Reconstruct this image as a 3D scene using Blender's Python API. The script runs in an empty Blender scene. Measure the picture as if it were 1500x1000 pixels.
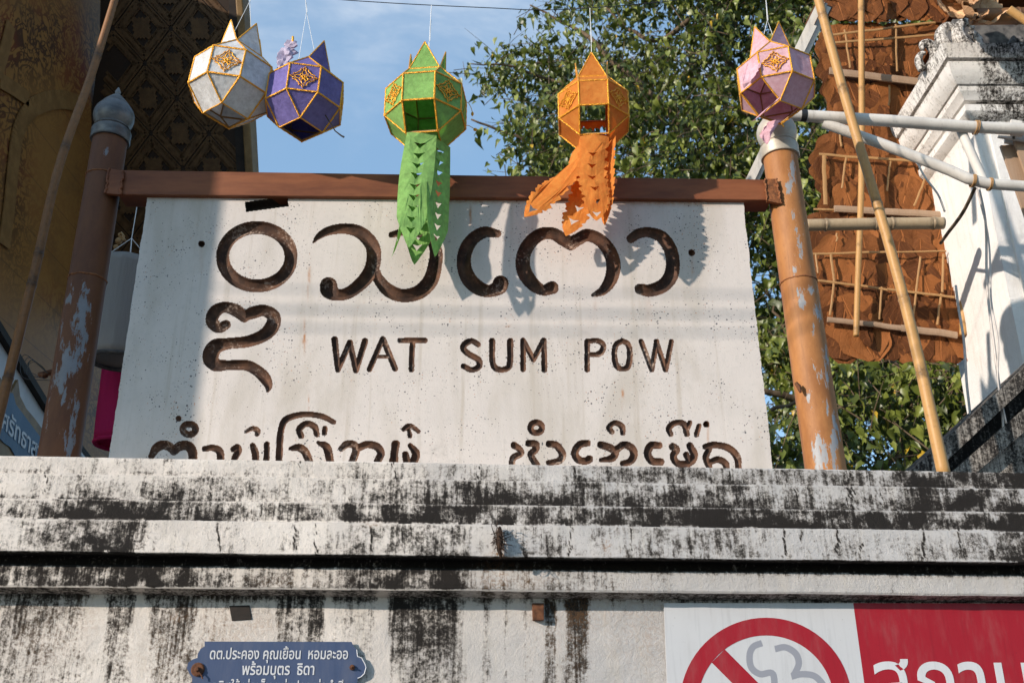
import bpy, bmesh, math, random
import numpy as np
from mathutils import Vector, Matrix, Quaternion, noise as mnoise

R = math.radians
random.seed(7)
rng = np.random.default_rng(11)
SC = bpy.context.scene
COL = SC.collection

# ------------------------------------------------------------------ camera
FPX = 1458.33                       # focal length in pixels of the 1500 px wide photograph (35 mm lens)
PITCH = R(22.5)
CAM = Vector((0.0, 0.0, 1.6))
cam_d = bpy.data.cameras.new('camera')
cam_d.lens = 35.0
cam_d.sensor_width = 36.0
cam_d.clip_start = 0.05
cam_d.clip_end = 3000
cam_d.dof.use_dof = True
cam_d.dof.focus_distance = 4.75
cam_d.dof.aperture_fstop = 4.5
cam = bpy.data.objects.new('camera', cam_d)
cam.location = CAM
cam.rotation_euler = (R(90) + PITCH, 0, 0)
COL.objects.link(cam)
SC.camera = cam

# ------------------------------------------------------------------ light, sky, exposure
SUN_EL = R(17.5)
SUN_AZ = math.atan2(-0.785, -0.542)             # clockwise from +Y
S = Vector((math.sin(SUN_AZ) * math.cos(SUN_EL), math.cos(SUN_AZ) * math.cos(SUN_EL), math.sin(SUN_EL)))
sun_d = bpy.data.lights.new('sun', 'SUN')
sun_d.energy = 4.9
sun_d.angle = R(0.8)
sun_d.color = (1.0, 0.885, 0.775)
sun = bpy.data.objects.new('sun', sun_d)
sun.rotation_euler = S.to_track_quat('Z', 'Y').to_euler()
sun.location = (-6, -6, 9)
COL.objects.link(sun)
SKY_STRENGTH = 0.122
EXPOSURE = 0.23
SC.view_settings.view_transform = 'Standard'
SC.view_settings.look = 'None'
SC.view_settings.exposure = EXPOSURE
SC.view_settings.gamma = 1.0
SC.view_settings.use_curve_mapping = False
SC.cycles.use_denoising = True
SC.cycles.max_bounces = 8
SC.cycles.transparent_max_bounces = 8


# ------------------------------------------------------------------ node shorthand
class NT:
    def __init__(s, tree):
        s.t = tree; s.n = tree.nodes; s.l = tree.links

    def _set(s, sock, v):
        if v is None: return
        if isinstance(v, bpy.types.NodeSocket): s.l.new(v, sock)
        elif isinstance(v, (tuple, list)) and len(v) == 3 and sock.type == 'RGBA': sock.default_value = (*v, 1)
        else: sock.default_value = v

    def node(s, typ, ins=None, **kw):
        n = s.n.new(typ)
        for k, v in kw.items(): setattr(n, k, v)
        for k, v in (ins or {}).items(): s._set(n.inputs[k], v)
        return n

    def obj(s): return s.node('ShaderNodeTexCoord').outputs['Object']
    def uv(s): return s.node('ShaderNodeTexCoord').outputs['UV']

    def scale(s, vec, sc):
        m = s.node('ShaderNodeMapping', {'Vector': vec}); m.inputs['Scale'].default_value = sc
        return m.outputs[0]

    def noise(s, vec, scale, detail=4, rough=.55, dist=0):
        return s.node('ShaderNodeTexNoise', {'Vector': vec, 'Scale': scale, 'Detail': detail, 'Roughness': rough, 'Distortion': dist}).outputs['Fac']

    def math(s, op, a, b=0.0, c=None, clamp=False):
        n = s.node('ShaderNodeMath', operation=op, use_clamp=clamp)
        s._set(n.inputs[0], a); s._set(n.inputs[1], b)
        if c is not None: s._set(n.inputs[2], c)
        return n.outputs[0]

    def step(s, v, lo, hi):                      # smooth step from lo to hi
        n = s.node('ShaderNodeMapRange', {'Value': v, 'From Min': lo, 'From Max': hi}, interpolation_type='SMOOTHSTEP')
        return n.outputs[0]

    def mix(s, f, a, b, mode='MIX'):
        n = s.node('ShaderNodeMix', data_type='RGBA', blend_type=mode)
        s._set(n.inputs[0], f); s._set(n.inputs[6], a); s._set(n.inputs[7], b)
        return n.outputs[2]

    def attr(s, name): return s.node('ShaderNodeAttribute', attribute_name=name).outputs['Fac']

    def sep(s, vec):
        n = s.node('ShaderNodeSeparateXYZ', {'Vector': vec}); return n.outputs

    def bump(s, h, strength=.3, dist=.01):
        return s.node('ShaderNodeBump', {'Height': h, 'Strength': strength, 'Distance': dist}).outputs[0]


def material(name, fn):
    m = bpy.data.materials.new(name); m.use_nodes = True
    t = NT(m.node_tree); b = m.node_tree.nodes['Principled BSDF']

    def put(**k):
        names = dict(col='Base Color', rough='Roughness', metal='Metallic', normal='Normal', spec='Specular IOR Level', coat='Coat Weight', sub='Subsurface Weight')
        for a, v in k.items(): t._set(b.inputs[names[a]], v)
    fn(t, put, b)
    return m


# ------------------------------------------------------------------ world
W = bpy.data.worlds.new('World'); SC.world = W; W.use_nodes = True
wt = NT(W.node_tree)
bg = W.node_tree.nodes['Background']
sky = wt.node('ShaderNodeTexSky', sky_type='NISHITA', sun_disc=False)
sky.sun_elevation = SUN_EL; sky.sun_rotation = SUN_AZ % (2 * math.pi)
sky.air_density = 1.0; sky.dust_density = 0.6; sky.ozone_density = 1.3
gen = wt.node('ShaderNodeTexCoord').outputs['Generated']
cv = wt.scale(gen, (1.0, 1.0, 2.2))
c1 = wt.noise(cv, 2.1, 7, .58, .5)
c2 = wt.noise(wt.scale(gen, (2, 2, 5)), 3.5, 6, .6, .8)
cl = wt.math('MULTIPLY', wt.step(c1, .48, .78), wt.math('ADD', wt.step(c2, .3, .7), .25))
cl = wt.math('ADD', wt.math('MULTIPLY', cl, .60), .07, clamp=True)
skyb = wt.mix(1.0, sky.outputs[0], (.92, 1.24, 1.42), 'MULTIPLY')
skyb = wt.mix(.30, skyb, (3.1, 5.5, 8.3))        # thin high haze
skyc = wt.mix(cl, skyb, (7.0, 7.3, 7.7))
wt._set(bg.inputs[0], skyc); bg.inputs[1].default_value = SKY_STRENGTH


# ------------------------------------------------------------------ pixels of the photograph -> points in the place
def ray(u, v):
    a, b = (u - 750) / FPX, (500 - v) / FPX
    return Vector((a, math.cos(PITCH) - b * math.sin(PITCH), math.sin(PITCH) + b * math.cos(PITCH)))


def P(u, v, Y):
    d = ray(u, v); return CAM + d * (Y / d.y)


def PP(u, v, pt, n):
    d = ray(u, v); return CAM + d * ((Vector(pt) - CAM).dot(n) / d.dot(n))


def px(p):                                        # point -> pixel
    q = Vector(p) - CAM
    z = q.y * math.cos(PITCH) + q.z * math.sin(PITCH)
    return 750 + FPX * q.x / z, 500 - FPX * (-q.y * math.sin(PITCH) + q.z * math.cos(PITCH)) / z


def depth(p):
    q = Vector(p) - CAM
    return q.y * math.cos(PITCH) + q.z * math.sin(PITCH)


# ------------------------------------------------------------------ objects
WLOC = {}


def tag(o, label=None, cat=None, group=None, kind=None):
    if label: o['label'] = label
    if cat: o['category'] = cat
    if group: o['group'] = group
    if kind: o['kind'] = kind
    return o


def thing(name, loc, label, cat, group=None):
    o = bpy.data.objects.new(name, None); COL.objects.link(o)
    o.empty_display_size = .1
    o.location = loc; WLOC[o.name] = Vector(loc)
    return tag(o, label, cat, group)


class MB:
    """gathers vertices and faces in world coordinates, then links ONE mesh object"""
    def __init__(s): s.v = []; s.f = []; s.uvs = {}; s.att = {}

    def add(s, vs, fs):
        k = len(s.v); s.v += [tuple(x) for x in vs]; s.f += [tuple(i + k for i in f) for f in fs]; return k

    def box(s, lo, hi):
        (a, b, c), (d, e, f) = lo, hi
        s.add([(a, b, c), (d, b, c), (d, e, c), (a, e, c), (a, b, f), (d, b, f), (d, e, f), (a, e, f)],
              [(0, 3, 2, 1), (4, 5, 6, 7), (0, 1, 5, 4), (1, 2, 6, 5), (2, 3, 7, 6), (3, 0, 4, 7)])

    def hexa(s, p):                               # eight corners: four of the front, four of the back
        s.add(p, [(0, 1, 2, 3), (7, 6, 5, 4), (0, 4, 5, 1), (1, 5, 6, 2), (2, 6, 7, 3), (3, 7, 4, 0)])

    def bar(s, a, b, w, h, up=Vector((0, 0, 1))):
        a = Vector(a); b = Vector(b); d = (b - a).normalized(); x = d.cross(up)
        if x.length < 1e-4: x = d.cross(Vector((1, 0, 0)))
        x.normalize(); y = x.cross(d).normalized()
        c = [x * sx * w / 2 + y * sy * h / 2 for sx, sy in ((-1, -1), (1, -1), (1, 1), (-1, 1))]
        s.hexa([a + k for k in c] + [b + k for k in c])

    def tube(s, pts, rad, n=10, closed=False, caps=True):
        pts = [Vector(p) for p in pts]; m = len(pts)
        if not hasattr(rad, '__len__'): rad = [rad] * m
        tang = []
        for i in range(m):
            if closed: t = pts[(i + 1) % m] - pts[i - 1]
            else: t = pts[min(i + 1, m - 1)] - pts[max(i - 1, 0)]
            tang.append(t.normalized() if t.length > 1e-9 else Vector((0, 0, 1)))
        x = tang[0].cross(Vector((0, 0, 1)))
        if x.length < 1e-3: x = tang[0].cross(Vector((0, 1, 0)))
        x.normalize(); vs = []; fs = []
        for i in range(m):
            t = tang[i]; x = (x - t * x.dot(t)).normalized(); y = t.cross(x)
            for k in range(n):
                a = 2 * math.pi * k / n
                vs.append(pts[i] + (x * math.cos(a) + y * math.sin(a)) * rad[i])
        for i in range(m if closed else m - 1):
            j = (i + 1) % m
            for k in range(n):
                l = (k + 1) % n
                fs.append((i * n + k, i * n + l, j * n + l, j * n + k))
        if caps and not closed:
            fs.append(tuple(range(n))[::-1]); fs.append(tuple((m - 1) * n + k for k in range(n)))
        return s.add(vs, fs)

    def lathe(s, base, axis, prof, n=32):
        base = Vector(base); t = Vector(axis).normalized()
        x = t.cross(Vector((0, 1, 0))).normalized(); y = t.cross(x); vs = []; fs = []
        for r, h in prof:
            for k in range(n):
                a = 2 * math.pi * k / n
                vs.append(base + t * h + (x * math.cos(a) + y * math.sin(a)) * max(r, 1e-4))
        m = len(prof)
        for i in range(m - 1):
            for k in range(n):
                l = (k + 1) % n; fs.append((i * n + k, i * n + l, (i + 1) * n + l, (i + 1) * n + k))
        fs.append(tuple(range(n))[::-1]); fs.append(tuple((m - 1) * n + k for k in range(n)))
        s.add(vs, fs)

    def prism(s, front, back):                    # two equal loops
        n = len(front)
        s.add(list(front) + list(back), [tuple(range(n)), tuple(range(2 * n - 1, n - 1, -1))] +
              [(i, i + n, (i + 1) % n + n, (i + 1) % n) for i in range(n)])

    def build(s, name, mat, parent=None, smooth=False, loc=None, solid=0, bevel=0, auto=None):
        L = Vector((0, 0, 0))
        if parent is not None: L = WLOC[parent.name]
        elif loc is not None: L = Vector(loc)
        me = bpy.data.meshes.new(name)
        me.from_pydata([(x - L.x, y - L.y, z - L.z) for x, y, z in s.v], [], s.f)
        if mat is not None: me.materials.append(mat)
        for k, a in s.att.items():
            at = me.attributes.new(k, 'FLOAT', 'POINT'); at.data.foreach_set('value', np.asarray(a, dtype=np.float32))
        if s.uvs:
            ul = me.uv_layers.new(name='UVMap')
            li = np.empty(len(me.loops), dtype=np.int32); me.loops.foreach_get('vertex_index', li)
            tab = np.zeros((len(s.v), 2), dtype=np.float32)
            for i, c in s.uvs.items(): tab[i] = c
            ul.data.foreach_set('uv', tab[li].ravel())
        bm = bmesh.new(); bm.from_mesh(me)
        if not s.uvs: bmesh.ops.recalc_face_normals(bm, faces=bm.faces)
        bm.to_mesh(me); bm.free()
        if smooth: me.polygons.foreach_set('use_smooth', [True] * len(me.polygons))
        if auto: me.set_sharp_from_angle(angle=R(auto))
        o = bpy.data.objects.new(name, me); COL.objects.link(o)
        WLOC[o.name] = L
        if parent is not None: o.parent = parent
        else: o.location = L
        if bevel:
            b = o.modifiers.new('bevel', 'BEVEL'); b.width = bevel; b.segments = 2; b.limit_method = 'ANGLE'; b.angle_limit = R(40)
        if solid:
            b = o.modifiers.new('solid', 'SOLIDIFY'); b.thickness = solid; b.offset = 0
        return o


def spline(pts, n=8):
    """Catmull-Rom through points of any dimension"""
    p = [np.array(q, dtype=float) for q in pts]
    if len(p) < 3: return [p[0] + (p[1] - p[0]) * t for t in np.linspace(0, 1, n + 1)]
    p = [2 * p[0] - p[1]] + p + [2 * p[-1] - p[-2]]
    out = []
    for i in range(1, len(p) - 2):
        for k in range(n):
            t = k / n
            out.append(.5 * (2 * p[i] + (p[i + 1] - p[i - 1]) * t + (2 * p[i - 1] - 5 * p[i] + 4 * p[i + 1] - p[i + 2]) * t * t
                             + (3 * p[i] - p[i - 1] - 3 * p[i + 1] + p[i + 2]) * t ** 3))
    out.append(p[-2]); return out


def fbm(x, y, z=0.0, o=4):
    return mnoise.fractal(Vector((x, y, z)), 1.0, 2.0, o)


# ------------------------------------------------------------------ materials
def m_plaster(t, put, b, film=True, base0=((.73, .66, .59), (.60, .54, .485))):
    o = t.obj()
    st = t.attr('stain_shade'); rs = t.attr('rust'); dr = t.attr('drip')
    big = t.noise(o, 3.0, 6, .6)
    streak = t.noise(t.scale(o, (9, 9, 1.2)), 2.2, 6, .65)
    mid = t.noise(t.scale(o, (1, 1, .55)), 11, 8, .72)
    fine = t.step(t.noise(o, 75, 8, .8), .28, .72)
    fine2 = t.noise(o, 34, 9, .75)
    streak2 = t.step(t.noise(t.scale(o, (20, 20, .6)), 2.6, 8, .72), .3, .7)
    base = t.mix(t.step(big, .3, .7), *base0)
    if film:                                     # a grey algae film covers the right half of the gate wall
        fx_ = t.math('ADD', t.sep(o)[0], t.math('MULTIPLY', t.math('SUBTRACT', big, .5), 1.6))
        base = t.mix(t.math('MULTIPLY', t.step(fx_, -.9, .5), .72), base, (.40, .395, .395))
    base = t.mix(t.math('MULTIPLY', t.step(streak, .48, .72), .4), base, (.50, .45, .38))
    base = t.mix(t.math('MULTIPLY', t.step(fine2, .5, .7), .22), base, (.46, .43, .39))
    g = t.math('ADD', t.math('MULTIPLY', mid, .70), t.math('MULTIPLY', fine, .34))
    g = t.math('ADD', g, t.math('ADD', t.math('MULTIPLY', streak2, .27), t.math('MULTIPLY', fine2, .55)))
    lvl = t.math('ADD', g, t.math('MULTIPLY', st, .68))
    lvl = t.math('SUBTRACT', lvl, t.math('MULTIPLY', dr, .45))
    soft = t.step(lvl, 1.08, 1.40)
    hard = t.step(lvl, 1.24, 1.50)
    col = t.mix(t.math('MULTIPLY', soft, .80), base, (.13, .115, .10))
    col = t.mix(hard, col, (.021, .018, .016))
    col = t.mix(t.math('MULTIPLY', rs, t.step(fine, .35, .65)), col, (.33, .17, .07))
    bh = t.math('ADD', t.math('MULTIPLY', fine, .8), t.math('MULTIPLY', t.noise(o, 160, 4, .6), .5))
    put(col=col, rough=.92, spec=.15, normal=t.bump(bh, .55, .006))


def m_sign(t, put, b):
    o = t.obj(); rs = t.attr('rust'); gr = t.attr('stain_shade')
    n1 = t.noise(o, 5, 6, .6); n2 = t.noise(o, 30, 6, .65)
    base = t.mix(n1, (.48, .44, .41), (.61, .55, .505))
    base = t.mix(t.math('MULTIPLY', t.step(n2, .5, .72), .35), base, (.40, .38, .355))
    n3 = t.noise(t.scale(o, (1.6, 1, .5)), 2.4, 5, .62, .6)
    base = t.mix(t.math('MULTIPLY', t.step(n3, .45, .70), .60), base, (.40, .355, .30))
    run = t.noise(t.scale(o, (13, 13, .5)), 1.6, 5, .6)
    base = t.mix(t.math('MULTIPLY', t.step(run, .54, .74), .50), base, (.37, .315, .25))
    col = base
    den = t.step(t.noise(o, 4.5, 3, .5), .36, .66)
    for sc, th, c, k in ((78, .115, (.045, .05, .065), .9), (125, .125, (.06, .06, .07), .8), (105, .09, (.42, .16, .06), .75), (60, .075, (.04, .04, .05), .9)):
        v = t.node('ShaderNodeTexVoronoi', {'Vector': t.scale(o, (1, 1, 1)), 'Scale': sc, 'Randomness': 1.0})
        rnd = t.sep(v.outputs['Color'])
        lim = t.math('MULTIPLY', t.math('MULTIPLY', rnd[0], rnd[0]), t.math('MULTIPLY', t.math('ADD', t.math('MULTIPLY', den, .75), .42), th * 3.0))
        dot = t.step(t.math('SUBTRACT', lim, v.outputs['Distance']), -.015, .04)
        pick = t.math('GREATER_THAN', rnd[1], .52)
        col = t.mix(t.math('MULTIPLY', t.math('MULTIPLY', dot, pick), k), col, c)
    edge = t.math('ADD', gr, t.math('MULTIPLY', t.math('SUBTRACT', n2, .5), .9))
    col = t.mix(t.math('MULTIPLY', t.step(edge, .35, 1.0), .75), col, (.22, .19, .16))
    col = t.mix(t.math('MULTIPLY', rs, t.step(n2, .3, .6)), col, (.36, .15, .05))
    put(col=col, rough=.8, spec=.2, normal=t.bump(t.math('ADD', n2, t.noise(o, 120, 4, .6)), .22, .004))


def m_groove(t, put, b):
    o = t.obj()
    n1 = t.noise(o, 14, 7, .68); n2 = t.noise(o, 70, 6, .65)
    col = t.mix(t.step(n1, .35, .7), (.040, .021, .014), (.13, .062, .035))
    wear = t.math('MULTIPLY', t.step(t.math('ADD', t.math('MULTIPLY', n2, .7), t.math('MULTIPLY', t.noise(o, 6, 3), .6)), .70, .86), .8)
    col = t.mix(wear, col, (.40, .30, .235))
    put(col=col, rough=.75, spec=.25, normal=t.bump(n2, .5, .004))


def m_paintpipe(bare, paint, paint2, peel, zscale=.28):
    def fn(t, put, b):
        o = t.obj()
        n = t.noise(t.scale(o, (1, 1, zscale)), 26, 9, .76)
        pk = t.attr('peel')
        lvl = t.math('ADD', n, t.math('MULTIPLY', pk, .235))
        m = t.step(lvl, peel, peel + .012)
        rim = t.math('MULTIPLY', t.step(lvl, peel - .035, peel), .5)
        bare_c = t.mix(t.noise(o, 24, 6, .7), bare, tuple(x * 1.7 for x in bare))
        pc = t.mix(t.step(t.noise(t.scale(o, (1, 1, .35)), 7, 8, .7), .32, .66), paint, paint2)
        run = t.step(t.noise(t.scale(o, (1, 1, .06)), 26, 5, .65), .55, .75)
        pc = t.mix(t.math('MULTIPLY', run, .45), pc, tuple(x * .5 for x in paint))
        pc = t.mix(t.math('MULTIPLY', t.step(t.noise(o, 60, 5, .7), .58, .72), .4), pc, tuple(x * .45 for x in paint))
        pc = t.mix(rim, pc, tuple(min(1, x * 1.35) for x in paint2))
        put(col=t.mix(m, pc, bare_c), rough=t.math('ADD', .62, t.math('MULTIPLY', m, -.12)), spec=.35, normal=t.bump(t.math('ADD', t.math('MULTIPLY', m, -1.0), t.math('MULTIPLY', n, .3)), .5, .004))
    return fn


def m_bamboo(c1, c2, dark, amt=.5):
    def fn(t, put, b):
        o = t.obj(); nd = t.attr('node')
        n = t.noise(o, 7, 6, .65); s = t.noise(t.scale(o, (60, 60, 4)), 1.5, 5, .6)
        col = t.mix(s, c1, c2)
        sp = t.math('ADD', t.math('MULTIPLY', t.noise(o, 38, 8, .75), .8), t.math('MULTIPLY', nd, .22))
        sp = t.math('ADD', sp, t.math('MULTIPLY', n, .35))
        col = t.mix(t.math('MULTIPLY', t.step(sp, .80 - amt * .25, .98), .85), col, dark)
        put(col=col, rough=.5, spec=.35, normal=t.bump(s, .25, .003))
    return fn


def m_paper(c, tr=.42):
    def fn(t, put, b):
        o = t.obj()
        n = t.noise(o, 45, 8, .7); f = t.noise(o, 9, 5, .6)
        dk = tuple(x * .78 for x in c); lt = tuple(min(.85, x * 1.12 + .01) for x in c)
        col = t.mix(t.step(t.math('ADD', t.math('MULTIPLY', n, .6), t.math('MULTIPLY', f, .4)), .35, .65), dk, lt)
        nrm = t.bump(n, .55, .006)
        put(col=col, rough=.9, spec=.1, normal=nrm)
        tl = t.node('ShaderNodeBsdfTranslucent', {'Color': col, 'Normal': nrm})
        mx = t.node('ShaderNodeMixShader', {0: tr, 1: b.outputs[0], 2: tl.outputs[0]})
        t.l.new(mx.outputs[0], t.n['Material Output'].inputs[0])
    return fn


def m_gold(t, put, b):
    o = t.obj()
    v = t.noise(o, 260, 3, .7)
    col = t.mix(t.step(v, .35, .65), (.60, .21, .012), (1.0, .52, .045))
    put(col=col, rough=.32, metal=.55, normal=t.bump(v, .9, .004))


def m_simple(c1, c2, scale, rough=.7, bump=.2, metal=0, spec=.3, stretch=(1, 1, 1)):
    def fn(t, put, b):
        o = t.obj(); n = t.noise(t.scale(o, stretch), scale, 7, .65)
        put(col=t.mix(t.step(n, .3, .7), c1, c2), rough=rough, metal=metal, spec=spec, normal=t.bump(n, bump, .005))
    return fn


def m_leaf(t, put, b):
    tint = t.attr('tint')
    r = t.node('ShaderNodeValToRGB', {0: tint})
    e = r.color_ramp.elements
    e[0].position = 0; e[0].color = (.020, .032, .006, 1)
    e[1].position = .5; e[1].color = (.100, .125, .018, 1)
    for p, c in ((.85, (.22, .25, .05, 1)), (.955, (.17, .20, .035, 1)), (.975, (.55, .38, .03, 1)), (1, (.5, .33, .03, 1))):
        x = e.new(p); x.color = c
    col = r.outputs[0]
    put(col=col, rough=.40, spec=.42)
    tl = t.node('ShaderNodeBsdfTranslucent', {'Color': t.mix(.5, col, (.16, .22, .02))})
    mx = t.node('ShaderNodeMixShader', {0: .15, 1: b.outputs[0], 2: tl.outputs[0]})
    t.l.new(mx.outputs[0], t.n['Material Output'].inputs[0])


def m_dryleaf(c1, c2):
    def fn(t, put, b):
        o = t.obj(); u = t.sep(t.uv())
        tint = t.attr('tint')
        n = t.noise(o, 9, 7, .65); n2 = t.noise(o, 60, 6, .7)
        col = t.mix(t.step(t.math('ADD', t.math('MULTIPLY', n, .6), t.math('MULTIPLY', tint, .8)), .35, 1.1), c1, c2)
        # midrib and side veins
        a = t.math('ABSOLUTE', t.math('SUBTRACT', u[0], .5))
        rib = t.step(a, .022, .006)
        ph = t.math('FRACT', t.math('MULTIPLY', t.math('SUBTRACT', u[1], t.math('MULTIPLY', a, .75)), 9.0))
        vein = t.step(t.math('ABSOLUTE', t.math('SUBTRACT', ph, .5)), .06, .02)
        vein = t.math('MAXIMUM', rib, t.math('MULTIPLY', vein, .55))
        col = t.mix(t.math('MULTIPLY', vein, .7), col, tuple(min(1, x * 1.45) for x in c2))
        col = t.mix(t.math('MULTIPLY', t.step(n2, .56, .72), .45), col, tuple(x * .35 for x in c1))
        put(col=col, rough=.78, spec=.2, normal=t.bump(t.math('ADD', t.math('ADD', t.math('MULTIPLY', n, 1.6), t.math('MULTIPLY', n2, .6)), vein), .5, .012))
    return fn


def m_goldpaint(t, put, b):
    """dark red-brown boards with a swirling gilt painting"""
    o = t.obj(); f = t.attr('ornate')
    w = t.noise(o, 2.6, 2, .5, 2.2)
    rings = t.math('PINGPONG', t.math('MULTIPLY', w, 6.5), .5)
    line = t.step(rings, .10, .20)
    w2 = t.noise(o, 6.5, 2, .5, 1.8)
    line2 = t.step(t.math('PINGPONG', t.math('MULTIPLY', w2, 4.5), .5), .12, .22)
    gold = t.mix(t.noise(o, 8, 6, .7), (.23, .098, .021), (.35, .158, .040))
    ln = t.mix(t.step(t.noise(o, 1.7, 2), .45, .6), (.065, .024, .008), (.16, .034, .008))
    col = t.mix(t.math('MULTIPLY', f, t.math('SUBTRACT', 1.0, t.math('MULTIPLY', line, line2))), gold, ln)
    # board joints run along the wall
    z = t.sep(o)[2]
    jt = t.step(t.math('PINGPONG', t.math('MULTIPLY', z, 2.9), .5), .012, .004)
    col = t.mix(t.math('MULTIPLY', jt, .7), col, (.08, .035, .015))
    grime = t.step(t.noise(t.scale(o, (1, .5, 1)), 3.5, 7, .7), .48, .72)
    col = t.mix(t.math('MULTIPLY', grime, .5), col, (.11, .055, .022))
    put(col=col, rough=.55, spec=.3, normal=t.bump(t.noise(o, 20, 6), .2, .004))


def m_brass(t, put, b):
    o = t.obj()
    put(col=t.mix(t.noise(o, 6, 5, .6), (.16, .09, .03), (.26, .16, .055)), rough=.55, spec=.3)


def m_text(c):
    return lambda t, put, b: put(col=c, rough=.5)


def m_wrinkle(c):
    def fn(t, put, b):
        o = t.obj(); n = t.noise(t.scale(o, (3, 3, .5)), 9, 5, .6)
        put(col=t.mix(n, tuple(x * .8 for x in c), c), rough=.9, spec=.1, normal=t.bump(n, .6, .02))
        tl = t.node('ShaderNodeBsdfTranslucent', {'Color': c})
        mx = t.node('ShaderNodeMixShader', {0: .35, 1: b.outputs[0], 2: tl.outputs[0]})
        t.l.new(mx.outputs[0], t.n['Material Output'].inputs[0])
    return fn


def m_board(c1, c2, scale=3):
    def fn(t, put, b):
        o = t.obj(); n = t.noise(o, scale, 6, .6); s = t.noise(t.scale(o, (6, 6, .4)), 9, 5, .6)
        sp = t.noise(o, 55, 6, .7)
        col = t.mix(n, c1, c2)
        col = t.mix(t.math('MULTIPLY', t.step(s, .5, .75), .25), col, tuple(x * .6 for x in c1))
        col = t.mix(t.math('MULTIPLY', t.step(sp, .64, .74), .6), col, tuple(x * .3 for x in c1))
        dust = t.math('MULTIPLY', t.step(t.noise(t.scale(o, (4, 4, 1)), 3, 7, .7), .45, .75), .13)
        col = t.mix(dust, col, (.30, .27, .24))
        col = t.mix(t.math('MULTIPLY', t.step(t.noise(t.scale(o, (30, 30, .6)), 2, 4, .6), .6, .74), .18), col, tuple(x * .55 for x in c1))
        put(col=col, rough=t.math('ADD', .38, t.math('MULTIPLY', n, .25)), spec=.4, normal=t.bump(n, .1, .004))
    return fn


M = {}
M['plaster'] = material('weathered_plaster', m_plaster)
M['sign'] = material('terrazzo_concrete', m_sign)
M['groove'] = material('carved_brown', m_groove)
M['signside'] = material('orange_brown_edge', m_simple((.30, .11, .035), (.45, .20, .08), 20, .8, .3))
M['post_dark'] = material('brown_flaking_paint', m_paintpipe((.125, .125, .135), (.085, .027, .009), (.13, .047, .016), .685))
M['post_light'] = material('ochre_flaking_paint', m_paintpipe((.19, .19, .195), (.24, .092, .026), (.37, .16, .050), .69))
M['beam'] = material('brown_beam_paint', m_simple((.115, .034, .013), (.22, .074, .028), 6, .6, .35, stretch=(.35, 1, 2)))
M['rustweld'] = material('rusty_weld', m_simple((.10, .04, .018), (.30, .11, .04), 60, .85, .8))
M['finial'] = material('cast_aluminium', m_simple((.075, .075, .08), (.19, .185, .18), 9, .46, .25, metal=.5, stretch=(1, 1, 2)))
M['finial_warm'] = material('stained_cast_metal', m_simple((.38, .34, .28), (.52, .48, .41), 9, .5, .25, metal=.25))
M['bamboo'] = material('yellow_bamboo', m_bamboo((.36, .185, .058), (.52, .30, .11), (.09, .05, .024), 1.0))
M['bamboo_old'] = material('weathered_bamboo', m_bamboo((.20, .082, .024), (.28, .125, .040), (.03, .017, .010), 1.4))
M['bamboo_grey'] = material('grey_bamboo', m_bamboo((.34, .24, .14), (.46, .36, .23), (.13, .09, .055), .9))
M['slat'] = material('split_bamboo', m_bamboo((.30, .155, .058), (.44, .25, .10), (.14, .07, .03), .6))
M['batten'] = material('grey_batten', m_bamboo((.26, .16, .095), (.40, .28, .19), (.10, .06, .035), .8))
M['dryleaf'] = material('dry_teak_leaf', m_dryleaf((.095, .031, .009), (.28, .098, .027)))
M['dryleaf_pale'] = material('pale_dry_leaf', m_dryleaf((.38, .20, .10), (.58, .36, .20)))
M['gold'] = material('gold_glitter_trim', m_gold)
M['p_white'] = material('white_saa_paper', m_paper((.78, .77, .76), .32))
M['p_purple'] = material('purple_saa_paper', m_paper((.17, .14, .37), .12))
M['p_green'] = material('green_saa_paper', m_paper((.35, .60, .19), .46))
M['p_orange'] = material('orange_saa_paper', m_paper((.97, .35, .075), .55))
M['p_pink'] = material('pink_saa_paper', m_paper((.90, .54, .60), .42))
M['stick'] = material('bamboo_frame_stick', m_simple((.30, .17, .07), (.42, .26, .12), 30))
M['string'] = material('white_string', m_text((.75, .75, .74)))
M['wire'] = material('black_cable', m_text((.012, .012, .014)))
M['leaf'] = material('fig_leaf', m_leaf)
M['bark'] = material('pale_bark', m_simple((.07, .048, .030), (.17, .12, .075), 9, .9, .6, stretch=(1, 1, .4)))
M['whitepipe'] = material('white_painted_pipe', m_paintpipe((.20, .09, .045), (.50, .465, .42), (.62, .585, .53), .70, 1.0))
M['pillar'] = material('pillar_plaster', lambda t, put, b: m_plaster(t, put, b, False, ((.80, .77, .73), (.72, .69, .65))))
M['mossy'] = material('mossy_plaster', lambda t, put, b: m_plaster(t, put, b, False, ((.42, .38, .33), (.32, .29, .25))))
M['goldwall'] = material('gilded_boards', m_goldpaint)
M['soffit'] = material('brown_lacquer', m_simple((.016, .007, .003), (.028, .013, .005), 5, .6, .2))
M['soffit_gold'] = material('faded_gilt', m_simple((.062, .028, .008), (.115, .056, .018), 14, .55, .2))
M['trim'] = material('gilt_moulding', m_simple((.15, .085, .032), (.25, .15, .058), 12, .5, .3))
M['gilt'] = material('painted_gilt', m_simple((.18, .085, .024), (.27, .135, .042), 12, .55, .3))
M['darkwood'] = material('dark_timber', m_simple((.012, .009, .007), (.03, .02, .014), 8))
M['whitewall'] = material('white_lower_wall', m_simple((.52, .53, .54), (.62, .62, .62), 5, .8, .1))
M['blue'] = material('blue_enamel', m_board((.032, .052, .115), (.052, .078, .15)))
M['blue2'] = material('blue_board', m_board((.03, .075, .14), (.04, .09, .16)))
M['wtext'] = material('white_lettering', m_board((.50, .50, .51), (.60, .60, .61)))
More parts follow.
